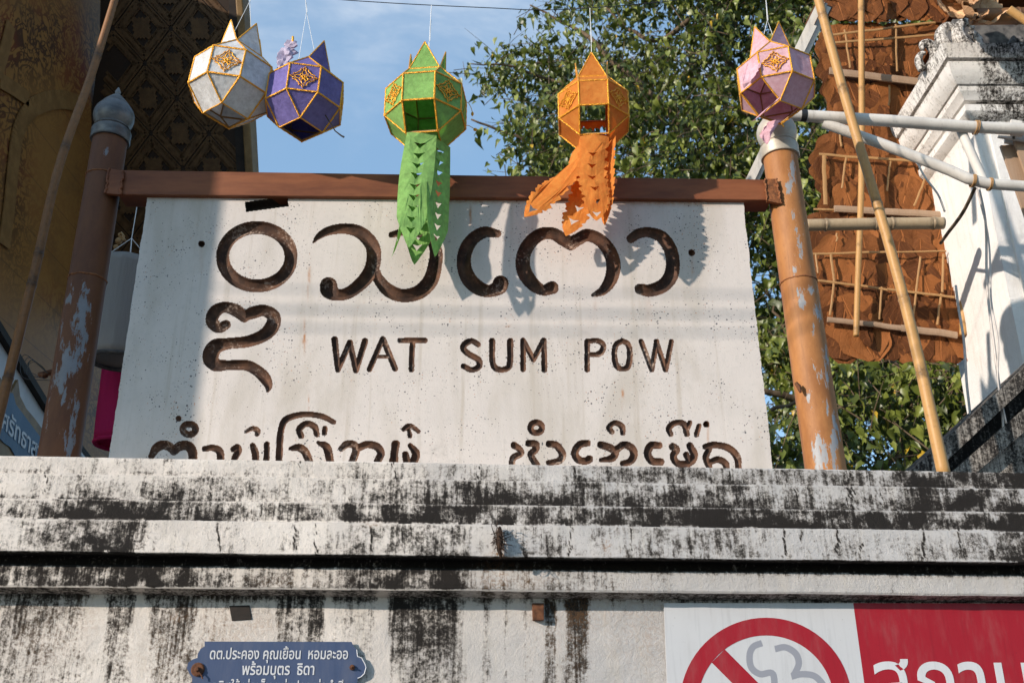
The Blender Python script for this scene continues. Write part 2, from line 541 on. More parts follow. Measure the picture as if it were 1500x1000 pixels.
M['paleedge'] = material('bare_enamel_edge', m_text((.6, .6, .62)))
M['panel_w'] = material('white_sign_board', m_board((.46, .46, .47), (.54, .54, .54)))
M['panel_r'] = material('red_sign_board', m_board((.25, .004, .011), (.33, .006, .016)))
M['grey'] = material('grey_print', m_text((.25, .255, .285)))
M['rust'] = material('rusty_iron', m_simple((.055, .022, .012), (.16, .065, .03), 40, .85, .6))
M['cloth_w'] = material('white_fabric', m_wrinkle((.50, .48, .46)))
M['cloth_p'] = material('pink_fabric', m_wrinkle((.62, .035, .16)))
M['ground'] = material('street_concrete', m_simple((.085, .082, .078), (.14, .135, .13), 2.5, .9, .3))
M['shade_slab'] = material('shade_slab_timber', m_simple((.09, .05, .03), (.15, .085, .05), 4, .7, .3))
M['stone'] = material('dark_stone', m_simple((.05, .05, .055), (.16, .155, .15), 14, .9, .7))
M['cablegrey'] = material('grey_cable', m_simple((.42, .38, .34), (.55, .5, .46), 20, .5, .1))
M['tape'] = material('black_tape', m_text((.012, .012, .013)))

# ------------------------------------------------------------------ ground
g = MB(); g.add([(-400, -400, 0), (400, -400, 0), (400, 400, 0), (-400, 400, 0)], [(0, 1, 2, 3)])
tag(g.build('ground', M['ground']), kind='structure')

# ------------------------------------------------------------------ the weathered gate wall
YAW = R(3.5)


def wpt(x, yprof, z): return (x, yprof + x * math.tan(YAW), z)


prof = [(4.62, 2.757), (4.180, 2.757), (4.177, 2.750), (4.177, 2.684), (4.165, 2.679), (4.157, 2.574), (4.145, 2.569), (4.137, 2.486), (4.124, 2.480),
        (4.112, 2.362), (4.112, 2.350), (4.122, 2.345), (4.236, 2.352), (4.240, 2.318), (4.196, 2.312), (4.190, 2.304), (4.190, 2.230), (4.196, 2.2215),
        (4.298, 2.207), (4.300, 1.80), (4.300, 0.0)]


def fine_prof():
    out = []
    for (a, b), (c, d) in zip(prof[:-1], prof[1:]):
        L = math.hypot(c - a, d - b)
        n = max(1, int(L / .010)) if L < .5 else (6 if L > 1 else 42)
        if a > 4.5: n = 4
        for k in range(n): out.append((a + (c - a) * k / n, b + (d - b) * k / n))
    out.append(prof[-1]); return out


# stains and a painted shade strip under the lip, by place on the wall: centre, half sizes (in photo pixels at the wall) and strength
ST = [(122, 745, 42, 16, 1.0), (165, 780, 60, 22, .95), (232, 748, 62, 14, .75), (113, 717, 44, 9, .8), (20, 740, 14, 16, .7), (330, 748, 40, 16, .6), (100, 688, 60, 8, .45),
      (300, 700, 50, 16, .35), (480, 712, 40, 16, .65), (470, 746, 60, 14, .85), (640, 750, 110, 17, .9), (655, 790, 14, 24, 1.0), (590, 780, 9, 30, .6), (540, 795, 30, 14, .6),
      (657, 722, 14, 18, .7), (690, 715, 12, 20, .7), (722, 715, 14, 18, .7), (765, 715, 22, 18, .8), (797, 716, 10, 20, .8), (820, 720, 10, 24, .7), (850, 722, 14, 22, .7), (805, 752, 34, 14, .8),
      (865, 748, 40, 14, .7), (793, 788, 22, 22, .65), (730, 790, 14, 24, .5), (920, 720, 70, 22, .72), (930, 750, 90, 14, .85), (900, 690, 80, 9, .45), (1010, 715, 30, 22, .7),
      (1010, 695, 20, 40, .6), (1080, 715, 20, 22, .6), (1145, 722, 30, 20, .8), (1120, 750, 150, 14, .8), (1250, 752, 120, 16, .75), (1200, 700, 60, 10, .4), (1300, 700, 60, 22, .45),
      (1420, 722, 90, 34, .95), (1400, 752, 110, 18, .95), (1050, 790, 55, 26, .55), (1240, 808, 22, 10, .7), (1478, 800, 24, 30, .95), (1180, 790, 40, 22, .3), (1350, 800, 10, 26, .7), (1180, 758, 8, 50, .5),
      (50, 845, 60, 18, .85), (200, 843, 80, 18, .95), (395, 846, 30, 14, .7), (343, 850, 9, 12, .6), (600, 842, 85, 18, .9), (770, 842, 90, 16, .55), (880, 838, 60, 10, .35), (1300, 832, 200, 7, .5), (500, 846, 60, 12, .45),  # the wide thin strip at right is shade painted under the lip
      (30, 900, 60, 24, .85), (25, 935, 30, 30, .5), (80, 925, 60, 40, .45), (185, 920, 24, 70, .75), (250, 915, 26, 60, .8), (245, 960, 20, 40, .55), (300, 900, 40, 12, .4), (345, 895, 16, 14, .7), (440, 908, 40, 30, .8),
      (455, 930, 30, 14, .5), (605, 905, 42, 34, .9), (605, 960, 44, 70, .72), (650, 905, 20, 30, .7), (655, 985, 16, 26, .7), (715, 930, 6, 60, .6), (742, 920, 6, 40, .55), (772, 910, 5, 40, .6), (807, 910, 6, 50, .9), (812, 960, 9, 40, .75),
      (843, 905, 18, 34, .85), (847, 960, 15, 50, .95), (912, 905, 10, 30, .6), (945, 905, 14, 26, .5), (530, 985, 20, 40, .45), (290, 915, 8, 50, .4), (210, 960, 10, 40, .3),
      (520, 940, 12, 40, .4), (870, 950, 8, 30, .35), (1050, 722, 460, 40, .50), (350, 738, 320, 26, .42), (720, 712, 200, 30, .45), (1180, 792, 380, 26, .30), (120, 782, 220, 26, .36), (600, 790, 200, 24, .3), (1430, 730, 110, 50, .75), (560, 845, 140, 18, .5), (150, 845, 200, 18, .5),
      (605, 940, 90, 80, .55), (230, 935, 80, 70, .50), (840, 930, 30, 70, .7), (60, 920, 100, 50, .42), (440, 915, 70, 26, .45), (740, 925, 50, 60, .3)]
CR = [(925, 1, 770, 820), (463, 1, 768, 812), (433, 1.4, 768, 806), (320, 1.8, 762, 806), (1150, 2, 772, 816), (1226, 1.6, 770, 810), (1262, 1, 795, 815), (1352, 2.6, 775, 820), (1406, 1.4, 775, 800), (1175, 1.2, 775, 795),
      (578, 1, 672, 704), (855, 2.0, 700, 740), (683, 1.3, 700, 735), (1235, 2.0, 690, 712), (1243, 2.6, 690, 746), (1249, 2, 710, 748), (842, 1, 683, 702), (1167, 1, 712, 742), (1080, 1, 712, 740), (545, 1, 770, 806), (67, .8, 692, 726), (440, 1, 672, 690),
      (986, 1, 700, 735), (1068, 1, 690, 712), (1150, 1.2, 690, 712), (1290, 1, 712, 740), (700, 1, 683, 702), (310, 1, 690, 730), (835, 1.6, 770, 812), (605, .8, 770, 800)]
DRIP = [(205, 905, 7, 60), (198, 960, 6, 40), (482, 895, 6, 30), (560, 900, 8, 60), (560, 950, 10, 60), (140, 905, 12, 40), (147, 880, 8, 12), (690, 920, 14, 60), (728, 930, 6, 60), (757, 930, 9, 60), (790, 930, 8, 60), (825, 930, 7, 50), (880, 940, 14, 60), (930, 950, 30, 60), (370, 925, 30, 14)]
RUST = [(80, 940, 70, 50, .16), (230, 960, 60, 50, .16), (330, 930, 40, 40, .3), (860, 900, 50, 30, .22), (950, 930, 20, 60, .28), (130, 905, 20, 30, .25), (420, 850, 60, 10, .15), (727, 845, 26, 22, .35), (770, 850, 40, 14, .22), (890, 800, 6, 10, .7), (545, 768, 12, 3, .5), (730, 812, 14, 4, .8), (380, 915, 26, 14, .35), (340, 945, 40, 14, .25), (820, 930, 60, 60, .15), (920, 920, 40, 60, .2), (255, 905, 10, 8, .4), (300, 905, 40, 30, .18)]


BANDS = [(2.684, 2.757, [(0, .15), (150, .3), (400, .25), (600, .35), (850, .45), (1000, .65), (1200, .5), (1300, .6), (1350, .85), (1500, .85)]),
         (2.574, 2.684, [(0, .25), (100, .5), (150, .4), (300, .5), (450, .35), (560, .55), (650, .65), (850, .68), (950, .6), (1000, .75), (1100, .65), (1200, .5), (1340, .75), (1380, .95), (1500, .85)]),
         (2.486, 2.574, [(0, .5), (60, .6), (90, .98), (160, .98), (200, .85), (290, .8), (340, .45), (480, .75), (540, .98), (740, .92), (765, .6), (850, .78), (950, .8), (1050, .92), (1350, .92), (1500, .95)]),
         (2.35, 2.486, [(0, .35), (100, .62), (150, .82), (200, .65), (230, .22), (320, .28), (500, .35), (560, .52), (640, .6), (680, .6), (700, .25), (780, .58), (860, .35), (1000, .5), (1110, .5), (1130, .28), (1350, .32), (1460, .6), (1480, .9)]),
         (2.228, 2.313, [(0, .78), (90, .72), (130, .88), (270, .88), (290, .45), (330, .5), (420, .55), (450, .35), (530, .62), (560, .88), (680, .82), (700, .55), (850, .48), (950, .18), (1500, .12)])]
FACE = [(0, .66), (90, .55), (140, .25), (160, .75), (203, .66), (207, .0), (222, .65), (280, .65), (300, .35), (400, .35), (410, .65), (470, .7), (480, .2), (500, .25), (540, .45), (562, .65), (580, .9), (680, .85), (690, .15), (712, .6), (725, .1), (740, .55), (752, .1), (772, .45), (790, .1), (800, .88), (812, .88), (819, .1), (828, .95), (858, .95), (868, .15), (905, .4), (940, .35), (970, .25), (1500, .2)]


def blob(u, v, L):
    r = np.zeros_like(u)
    for q in L:
        a, b, ru, rv, s = q
        d = ((u - a) / ru) ** 2 + ((v - b) / rv) ** 2
        r = np.maximum(r, s * np.exp(-d * .9))
    return r


def wall_mesh():
    fp = fine_prof()
    xs = np.concatenate([np.linspace(-7, -2.5, 30), np.linspace(-2.48, 2.6, 900), np.linspace(2.65, 7, 30)])
    n, m = len(xs), len(fp)
    V = np.zeros((n, m, 3))
    for j, (y, z) in enumerate(fp):
        wob = np.array([.0035 * fbm(x * 2.1, z * 9, 3.1) + .0018 * fbm(x * 14, z * 22, 7.7) for x in xs])
        V[:, j, 0] = xs; V[:, j, 1] = y + xs * math.tan(YAW) - wob * (1 if z < 2.755 else .3)
        V[:, j, 2] = z + .6 * np.roll(wob, 17)
    q = V.reshape(-1, 3) - np.array(CAM)
    cz = q[:, 1] * math.cos(PITCH) + q[:, 2] * math.sin(PITCH)
    u = 750 + FPX * q[:, 0] / cz; v = 500 - FPX * (-q[:, 1] * math.sin(PITCH) + q[:, 2] * math.cos(PITCH)) / cz
    wu = np.array([30 * fbm(a * .016, c * .022, 5.1, 3) + 12 * fbm(a * .07, c * .05, 8.3, 2) for a, c in zip(u, v)])
    wv = np.array([11 * fbm(a * .03, c * .05, 2.9, 3) for a, c in zip(u, v)])
    mod = np.array([1 + .75 * fbm(a * .03, c * .045, 11.7, 4) for a, c in zip(u, v)])
    st = .55 * blob(u + .6 * wu, v + .6 * wv, ST) * np.clip(mod, .25, 1.3)
    zz = V.reshape(-1, 3)[:, 2]; yy = V.reshape(-1, 3)[:, 1] - V.reshape(-1, 3)[:, 0] * math.tan(YAW)
    for z0, z1, tab in BANDS:
        xs_, ss_ = zip(*tab); inb = (zz > z0) & (zz <= z1)
        f = (zz - z0) / (z1 - z0)
        st = np.where(inb, np.maximum(st, np.interp(u + .35 * wu, xs_, ss_) * np.clip(.62 + .75 * mod - .37, .4, 1.4) * (1.08 - .28 * f)), st)
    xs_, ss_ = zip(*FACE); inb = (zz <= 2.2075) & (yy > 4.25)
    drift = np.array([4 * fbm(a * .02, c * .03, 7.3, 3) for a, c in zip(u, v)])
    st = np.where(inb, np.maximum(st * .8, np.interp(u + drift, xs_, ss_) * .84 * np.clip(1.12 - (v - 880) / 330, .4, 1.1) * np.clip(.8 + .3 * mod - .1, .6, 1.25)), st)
    jit = np.array([5.0 * fbm(a * .013, b * .10, 1.7) for a, b in zip(u, v)])
    for a, w, v0, v1 in CR:
        inside = np.clip((v - v0 + 3) / 4, 0, 1) * np.clip((v1 - v + 3) / 4, 0, 1)
        st = np.maximum(st, 1.0 * inside * np.exp(-((u - a - jit) / (w * 1.0)) ** 2))
    zz = V.reshape(-1, 3)[:, 2]; yy = V.reshape(-1, 3)[:, 1] - V.reshape(-1, 3)[:, 0] * math.tan(YAW)
    # grime in the joints, and dirt with painted shade under the ledges
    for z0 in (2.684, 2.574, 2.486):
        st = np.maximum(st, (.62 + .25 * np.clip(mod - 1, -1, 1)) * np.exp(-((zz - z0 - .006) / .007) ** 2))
        st = np.where(np.abs(zz - z0 + .006) < .004, st * .65, st)  # paler line imitates light caught on the step's top edge
    st = np.maximum(st, .95 * ((zz < 2.3535) & (zz > 2.31) & (yy > 4.118)))  # lip underside: dirt, with its shade painted in
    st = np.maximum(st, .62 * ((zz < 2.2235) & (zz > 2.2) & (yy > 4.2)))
    st = np.maximum(st, (.75 - .35 * np.clip((u - 700) / 300, 0, 1)) * np.exp(-((zz - 2.207) / .035) ** 2) * (zz < 2.2075))  # shadow band below the ledge, deepened along with the dirt
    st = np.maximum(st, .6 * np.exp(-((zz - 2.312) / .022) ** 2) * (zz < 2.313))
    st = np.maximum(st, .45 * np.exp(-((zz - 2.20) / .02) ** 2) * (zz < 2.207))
    dr = blob(u, v, [(a, b, c, d, 1.0) for a, b, c, d in DRIP])
    ru = blob(u, v, RUST)
    b = MB(); b.v = [tuple(x) for x in V.reshape(-1, 3)]
    b.f = [(i * m + j, (i + 1) * m + j, (i + 1) * m + j + 1, i * m + j + 1) for i in range(n - 1) for j in range(m - 1)]
    b.att = {'stain_shade': st, 'drip': dr, 'rust': ru}
    return b


gw = thing('gate_wall', (0, 4.4, 0), 'white plastered wall with stepped coping streaked with black mould below the carved sign', 'wall')
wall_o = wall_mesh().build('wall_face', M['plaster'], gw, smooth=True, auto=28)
b = MB(); b.hexa([wpt(-7, 4.62, 0), wpt(7, 4.62, 0), wpt(7, 4.62, 2.757), wpt(-7, 4.62, 2.757), wpt(-7, 4.70, 0), wpt(7, 4.70, 0), wpt(7, 4.70, 2.757), wpt(-7, 4.70, 2.757)])
b.att = {'stain_shade': [0.3] * 8}
b.build('wall_back', M['plaster'], gw)


def WP(u, v, y=4.300):                             # pixel -> point on a vertical plane parallel to the wall
    n = Vector((-math.sin(YAW), math.cos(YAW), 0)); return PP(u, v, (0, y, 0), n)


WN = Vector((math.sin(YAW), -math.cos(YAW), 0))    # towards the viewer


def plate(mb, pix, y, th, fn=WP):                  # polygon in pixels -> slab of thickness th in front of plane y
    f = [fn(u, v, y) for u, v in pix]
    mb.prism([p + WN * th for p in f], f)


def text_mesh(body, u0, u1, vbase, y, mat, name, parent, bold=.02, th=.002, lift=.004, hscale=None, fn=None, spread=None):
    cu = bpy.data.curves.new('txt', 'FONT'); cu.body = body; cu.resolution_u = 3; cu.offset = bold; cu.extrude = .001
    o = bpy.data.objects.new('txt', cu); COL.objects.link(o)
    bpy.context.view_layer.update()
    me = bpy.data.meshes.new_from_object(o.evaluated_get(bpy.context.evaluated_depsgraph_get()))
    xs = [v.co.x for v in me.vertices]; x0, x1 = min(xs), max(xs)
    pl, pr = WP(u0, vbase, y), WP(u1, vbase, y)
    ex = (pr - pl); k = ex.length / (x1 - x0); ex.normalize(); hz = hscale or 1.0
    bb = MB()
    bb.v = [tuple(pl + ex * ((v.co.x - x0) * k) + Vector((0, 0, 1)) * (v.co.y * k * hz) + WN * (lift + (th if v.co.z > 0 else 0))) for v in me.vertices]
    bb.f = [tuple(p.vertices) for p in me.polygons]
    bpy.data.objects.remove(o); bpy.data.curves.remove(cu); bpy.data.meshes.remove(me)
    return bb.build(name, mat, parent)


# plate with the shade of a square hole in its colour, rusty bar end, twisted wire on the ledge
M['knot'] = material('burnt_wire', m_simple((.018, .011, .008), (.05, .026, .014), 50, .9, .6))
b = MB(); b.tube([WP(732, 772, 4.11) + WN * .002, WP(731, 782, 4.11) + WN * .02, WP(732, 795, 4.10) + WN * .022, WP(731, 806, 4.10) + WN * .012, WP(734, 816, 4.10) + WN * .0], [.006, .014, .013, .010, .005], 8)
for k in range(60):
    c = WP(731 + random.gauss(0, 4), 792 + random.gauss(0, 9), 4.098) + WN * random.uniform(0, .03); d = Vector((random.gauss(0, 1), -abs(random.gauss(0, .6)), random.gauss(-.2, 1))).normalized(); e_ = Vector((random.gauss(0, 1), random.gauss(0, .5), random.gauss(0, 1))).normalized()
    L_ = random.uniform(.015, .04); b.tube([c, c + d * L_ * .5 + e_ * .004, c + d * L_ + e_ * .014], [.0022, .0018, .0012], 4)
b.build('wire_knot', M['knot'], None, loc=WP(731, 815, 4.10)); tag(bpy.data.objects['wire_knot'], 'dark frayed knot of old wire sticking out of the wall ledge', 'wire')
b = MB(); plate(b, [(779, 884), (796, 884), (796, 909), (780, 909)], 4.30, .03)
tag(b.build('bar_end', M['rust'], None, loc=WP(787, 909, 4.3), bevel=.002), 'rusty brown iron bar end under the ledge near the middle', 'bar end')
b = MB(); plate(b, [(336, 887), (366, 886), (369, 907), (340, 909)], 4.30, .006)
tag(b.build('drain_plate', M['darkwood'], None, loc=WP(350, 909, 4.3), bevel=.002), 'small dark square socket in the wall above the blue plaque', 'socket')

# ------------------------------------------------------------------ blue plaque
pq = thing('blue_plaque', WP(405, 1060, 4.3), 'blue enamel plaque with scalloped ends and white lettering bolted to the wall', 'plaque')
half = [(300, 939), (515, 939.5), (518, 946), (523, 951), (524, 961), (530, 963), (535, 972), (536.5, 977), (534, 986), (529, 991), (524, 993), (523, 1004)]
left = [(281, 1004), (282, 992), (278, 987), (274, 978), (276, 970), (283, 965), (289.5, 963), (290, 957), (294, 950), (300, 946)]
b = MB(); plate(b, half + [(523, 1070), (282, 1070)] + left, 4.285, .004); b.build('plaque_plate', M['blue'], pq)
b = MB(); b.tube([WP(u, v, 4.285) + WN * .004 for u, v in ((523, 951), (524, 961), (530, 963), (535, 972), (536.5, 977), (534, 986), (529, 991), (524, 993))], .0022, 5); b.build('chipped_edge', M['paleedge'], pq)
text_mesh('ดต.ประคอง คุณเยื้อน  หอมละออ', 307, 509.5, 964.5, 4.281, M['wtext'], 'lettering', pq, .012, .001, .0012, 1.35)
text_mesh('พร้อมบุตร  ธิดา', 354, 460, 987.5, 4.281, M['wtext'], 'lettering', pq, .014, .001, .0012, 1.3)
text_mesh('อุทิศให้ พ่อเต็ม แม่แปลง พ่อคำปี', 310, 502, 1012, 4.281, M['wtext'], 'lettering', pq, .012, .001, .0012, 1.35)
for u, v, r in ((290, 980, .027), (516, 977, .011)):
    b = MB(); c = WP(u, v, 4.281); b.lathe(c, WN, [(r, 0), (r, .006), (r * .8, .010), (r * .35, .011), (r * .35, .018), (r * .2, .022)], 14)
    if r > .02: b.tube([c + WN * .012, WP(297, 990, 4.281) + WN * .016, WP(298, 994, 4.281) + WN * .014], .003, 6)
    b.build('bolt', M['rust'], pq)

# ------------------------------------------------------------------ no smoking sign
ns = thing('no_smoking_sign', WP(1240, 1150, 4.3), 'white and red printed no smoking board fixed under the wall ledge', 'sign')
b = MB(); plate(b, [(972, 883), (1249, 883), (1290, 1180), (984, 1180)], 4.282, .006); b.build('white_panel', M['panel_w'], ns)
b = MB(); plate(b, [(1249, 883), (1720, 884), (1800, 1180), (1290, 1180)], 4.282, .006); b.build('red_panel', M['panel_r'], ns)
SY = 4.276
rc = (1122, 1030)


def ringpts(r, n=72): return [(rc[0] + r * math.cos(2 * math.pi * k / n), rc[1] + r * math.sin(2 * math.pi * k / n)) for k in range(n)]


def flat_ribbon(mb, pts, w, y, th, closed=False):
    p = [np.array(q, float) for q in pts]; n = len(p); L = []; Rr = []
    for i in range(n):
        t = p[(i + 1) % n] - p[i - 1] if closed else p[min(i + 1, n - 1)] - p[max(0, i - 1)]
        t = t / (np.linalg.norm(t) + 1e-9); nn = np.array((-t[1], t[0]))
        L.append(p[i] + nn * w / 2); Rr.append(p[i] - nn * w / 2)
    vs = []
    for a, c in zip(L, Rr): vs += [WP(a[0], a[1], y) + WN * th, WP(c[0], c[1], y) + WN * th, WP(a[0], a[1], y), WP(c[0], c[1], y)]
    fs = []
    for i in range(n if closed else n - 1):
        k, q = 4 * i, 4 * ((i + 1) % n); fs += [(k, k + 1, q + 1, q), (k, q, q + 2, k + 2), (k + 1, k + 3, q + 3, q + 1)]
    mb.add(vs, fs)


b = MB(); flat_ribbon(b, ringpts(113), 26, SY, .0010, True)
b.build('prohibition_ring', M['panel_r'], ns)
b = MB(); flat_ribbon(b, [(1122 - 70, 1030 - 70), (1122 + 70, 1030 + 70)], 27, SY + .0003, .0010); b.build('slash', M['panel_r'], ns)
b = MB()
cv8 = lambda L: [(1000 + x / 2.858, 650 + y / 2.858) for x, y in L]
flat_ribbon(b, spline(cv8([(332, 832), (295, 848), (280, 885), (288, 935), (325, 962), (378, 962), (384, 1060)])), 9.5, SY, .0003)
flat_ribbon(b, spline(cv8([(386, 857), (430, 850), (472, 875), (486, 915), (474, 950), (462, 968)])), 9.5, SY, .0003)
flat_ribbon(b, spline(cv8([(455, 972), (500, 962), (555, 972), (595, 1020), (600, 1060)])), 9.5, SY, .0004)
b.build('smoke_symbol', M['grey'], ns)
text_mesh('สถานที่', 1284, 1590, 1046, SY, M['wtext'], 'lettering', ns, .006, .001, .0004, 1.12)

# ------------------------------------------------------------------ the carved sign
YS = 4.40
A_ = lambda L: [(280 + x / 3.75, 280 + y / 3.75, r / 3.75) for x, y, r in L]
B_ = lambda L: [(640 + x / 3.75, 300 + y / 3.75, r / 3.75) for x, y, r in L]
C_ = lambda L: [(280 + x / 3.75, 420 + y / 3.75, r / 3.75) for x, y, r in L]
D_ = lambda L: [(640 + x / 3.75, 460 + y / 3.75, r / 3.75) for x, y, r in L]
E_ = lambda L: [(200 + x / 3.409, 580 + y / 3.409, r / 3.409) for x, y, r in L]
F_ = lambda L: [(720 + x / 3.409, 580 + y / 3.409, r / 3.409) for x, y, r in L]


def ell(cx, cy, rx, ry, r, n=26): return [(cx + rx * math.cos(2 * math.pi * k / n), cy + ry * math.sin(2 * math.pi * k / n), r) for k in range(n + 1)]


def poly(L, n=1): return L


def w_(L, r): return [(x, y, r) for x, y in L]


G = []                                              # glyphs: list of strokes, each a list of (u, v, half width); depth in metres


def glyph(*strokes, depth=None, kind='carved_letter'): G.append(([s if len(s) < 3 else [tuple(q) for q in spline(s, 6)] for s in strokes], depth, kind))


glyph(A_([(300, 87, 26), (531, 56, 26)]), depth=.06, kind='slot')
glyph(A_(ell(361, 360, 188, 160, 34)))
glyph(A_([(670, 283, 3), (700, 248, 15), (760, 217, 23), (850, 206, 28), (930, 228, 33), (990, 290, 37), (1004, 360, 39), (985, 440, 38), (930, 510, 34), (860, 560, 31), (800, 568, 32), (760, 545, 45), (755, 520, 46)]),
      A_([(1012, 440, 24), (1030, 485, 28), (1085, 545, 35), (1160, 573, 35), (1250, 555, 38), (1315, 490, 40), (1340, 400, 37), (1345, 330, 33), (1320, 270, 28), (1270, 235, 24), (1180, 222, 20), (1100, 240, 15)]))
glyph(B_([(332, 158, 20), (260, 151, 30), (195, 190, 33), (155, 260, 37), (150, 340, 38), (178, 410, 40), (232, 458, 38), (290, 473, 32), (340, 452, 40), (350, 432, 42)]))
glyph(B_([(633, 455, 34), (580, 468, 28), (522, 430, 36), (478, 360, 39), (475, 280, 37), (510, 210, 35), (570, 162, 33), (636, 158, 32), (690, 188, 34), (735, 212, 36)]),
      B_([(735, 212, 36), (775, 190, 32), (825, 167, 33), (890, 190, 33), (945, 250, 36), (970, 330, 38), (955, 410, 34), (912, 470, 24), (858, 496, 9)]))
glyph(B_([(1066, 186, 23), (1110, 157, 26), (1170, 152, 27), (1235, 177, 32), (1280, 240, 35), (1296, 310, 36), (1285, 390, 38), (1240, 445, 36), (1170, 470, 33), (1115, 462, 28)]))
glyph(C_([(192, 208, 24), (150, 225, 28), (114, 188, 33), (132, 136, 33), (185, 112, 28), (250, 132, 33), (292, 168, 26)]),
      C_([(292, 162, 26), (340, 142, 32), (400, 130, 30), (452, 162, 35), (446, 215, 38), (400, 265, 34), (310, 300, 30), (200, 312, 30), (132, 330, 40), (106, 385, 43), (135, 428, 34), (200, 430, 26), (300, 430, 28), (360, 458, 29), (405, 500, 30), (425, 545, 19), (418, 577, 3)]))
# WAT SUM POW
glyph(C_([(788, 290, 17), (806, 455, 14)]), C_([(806, 455, 14), (872, 305, 15)]), C_([(872, 305, 15), (905, 460, 14)]), C_([(905, 460, 14), (955, 298, 16)]))
glyph(C_([(1052, 285, 13), (980, 452, 14)]), C_([(1055, 290, 15), (1120, 448, 15)]), C_([(1020, 383, 10), (1088, 383, 10)]))
glyph(C_([(1146, 294, 13), (1286, 294, 13)]), C_([(1216, 300, 14), (1210, 455, 14)]))
glyph(D_([(226, 166, 14), (190, 147, 14), (152, 165, 16), (147, 195, 15), (185, 225, 15), (230, 252, 15), (230, 288, 15), (190, 305, 14), (146, 285, 14)]))
glyph(D_([(303, 148, 16), (305, 260, 15), (325, 298, 15), (365, 304, 14), (394, 290, 15), (402, 250, 16), (403, 148, 16)]))
glyph(D_([(473, 145, 14), (473, 302, 14)]), D_([(475, 145, 13), (530, 250, 13)]), D_([(530, 250, 13), (585, 145, 14)]), D_([(588, 145, 14), (590, 305, 15)]))
glyph(D_([(826, 148, 14), (825, 304, 14)]), D_([(826, 148, 12), (885, 147, 13), (914, 172, 14), (905, 205, 15), (880, 221, 14), (838, 222, 10)]))
glyph(D_([(1018, 147, 13), (984, 168, 14), (975, 218, 14), (985, 280, 15), (1018, 301, 13), (1050, 285, 15), (1060, 220, 15), (1050, 166, 14), (1018, 147, 13)]))
glyph(D_([(1122, 150, 13), (1180, 305, 13)]), D_([(1180, 305, 13), (1207, 150, 13)]), D_([(1205, 150, 13), (1256, 305, 13)]), D_([(1257, 305, 13), (1288, 150, 12)]))
# bottom row, left group
glyph(E_([(210, 112, 13), (211, 113, 13)]), E_(ell(263, 165, 32, 26, 15)))
glyph(E_([(74, 300, 14), (100, 258, 21), (140, 243, 22), (178, 262, 20), (186, 276, 18)]), E_([(186, 276, 18), (215, 250, 22), (255, 248, 23), (278, 275, 22), (282, 330, 20)]))
glyph(E_([(340, 263, 13), (380, 258, 15), (415, 276, 18), (421, 330, 17)]))
glyph(E_([(483, 265, 13), (503, 255, 15), (508, 275, 16), (492, 305, 15), (485, 330, 15)]), E_([(545, 178, 7), (580, 161, 11), (604, 172, 13), (602, 188, 12)]))
glyph(E_([(580, 248, 14), (593, 285, 17), (595, 330, 16)])); glyph(E_([(651, 240, 13), (648, 330, 15)]))
glyph(E_([(711, 340, 15), (713, 270, 16), (720, 180, 15), (740, 122, 15), (795, 97, 14), (860, 91, 13), (930, 102, 13), (985, 130, 11)]))
glyph(E_([(822, 198, 14), (812, 165, 14), (848, 137, 14), (888, 152, 15), (900, 190, 13)])); glyph(E_([(941, 160, 11), (938, 184, 12)]))
glyph(E_([(768, 262, 8), (810, 256, 18), (842, 278, 19), (862, 325, 18)])); glyph(E_([(908, 232, 8), (950, 256, 19), (968, 330, 18)]))
glyph(E_([(1022, 262, 13), (1050, 240, 17), (1085, 243, 18), (1096, 272, 18), (1078, 325, 18)]), E_([(1098, 262, 17), (1150, 241, 17), (1200, 252, 18), (1220, 285, 18), (1203, 325, 17)]))
glyph(E_([(1294, 240, 20), (1288, 280, 18), (1284, 330, 22)]), E_([(1343, 292, 16), (1350, 330, 18)]), E_([(1366, 246, 11), (1395, 285, 19), (1383, 330, 18)]))
glyph(E_([(1334, 165, 10), (1365, 147, 11), (1408, 176, 9)]), E_([(1360, 172, 9), (1366, 198, 11)]))
# bottom row, right group
glyph(F_(ell(223, 157, 29, 26, 14)))
glyph(F_([(112, 245, 16), (138, 262, 14), (146, 286, 15), (108, 308, 15), (100, 350, 14)]), F_([(185, 235, 16), (221, 240, 17), (218, 268, 16), (196, 292, 15), (226, 345, 16)]))
glyph(F_([(286, 238, 15), (325, 246, 17), (354, 290, 17), (337, 322, 16), (285, 332, 12)]))
glyph(F_([(480, 234, 15), (440, 242, 17), (416, 280, 17), (432, 315, 18), (470, 324, 16), (488, 314, 18)]))
glyph(F_([(545, 242, 17), (590, 257, 18), (618, 280, 17), (600, 310, 17), (545, 318, 9)]), F_([(620, 270, 16), (662, 242, 17), (703, 262, 18), (710, 298, 18), (690, 326, 16), (655, 336, 13)]))
glyph(F_([(601, 178, 12), (586, 156, 12), (615, 133, 12), (650, 150, 14), (655, 184, 12)]))
glyph(F_([(838, 246, 15), (797, 246, 18), (779, 285, 18), (800, 322, 18), (845, 328, 17)]))
glyph(F_([(905, 252, 18), (925, 268, 16), (907, 300, 16), (930, 335, 16), (985, 335, 16), (1012, 295, 18), (990, 247, 16)]), F_([(972, 292, 14), (985, 320, 15), (976, 356, 14)]))
glyph(F_([(895, 190, 12), (885, 162, 14), (912, 135, 13), (958, 137, 14), (976, 188, 14)]), F_([(990, 132, 11), (976, 165, 12)]))
glyph(F_([(1036, 148, 11), (1023, 192, 12)]))
glyph(F_([(1066, 252, 13), (1110, 243, 15), (1180, 257, 16), (1225, 302, 17), (1234, 375, 15)]), F_([(1088, 262, 13), (1070, 305, 15), (1087, 352, 15)]), F_([(1090, 330, 13), (1130, 316, 15), (1168, 336, 16), (1172, 370, 15)]))
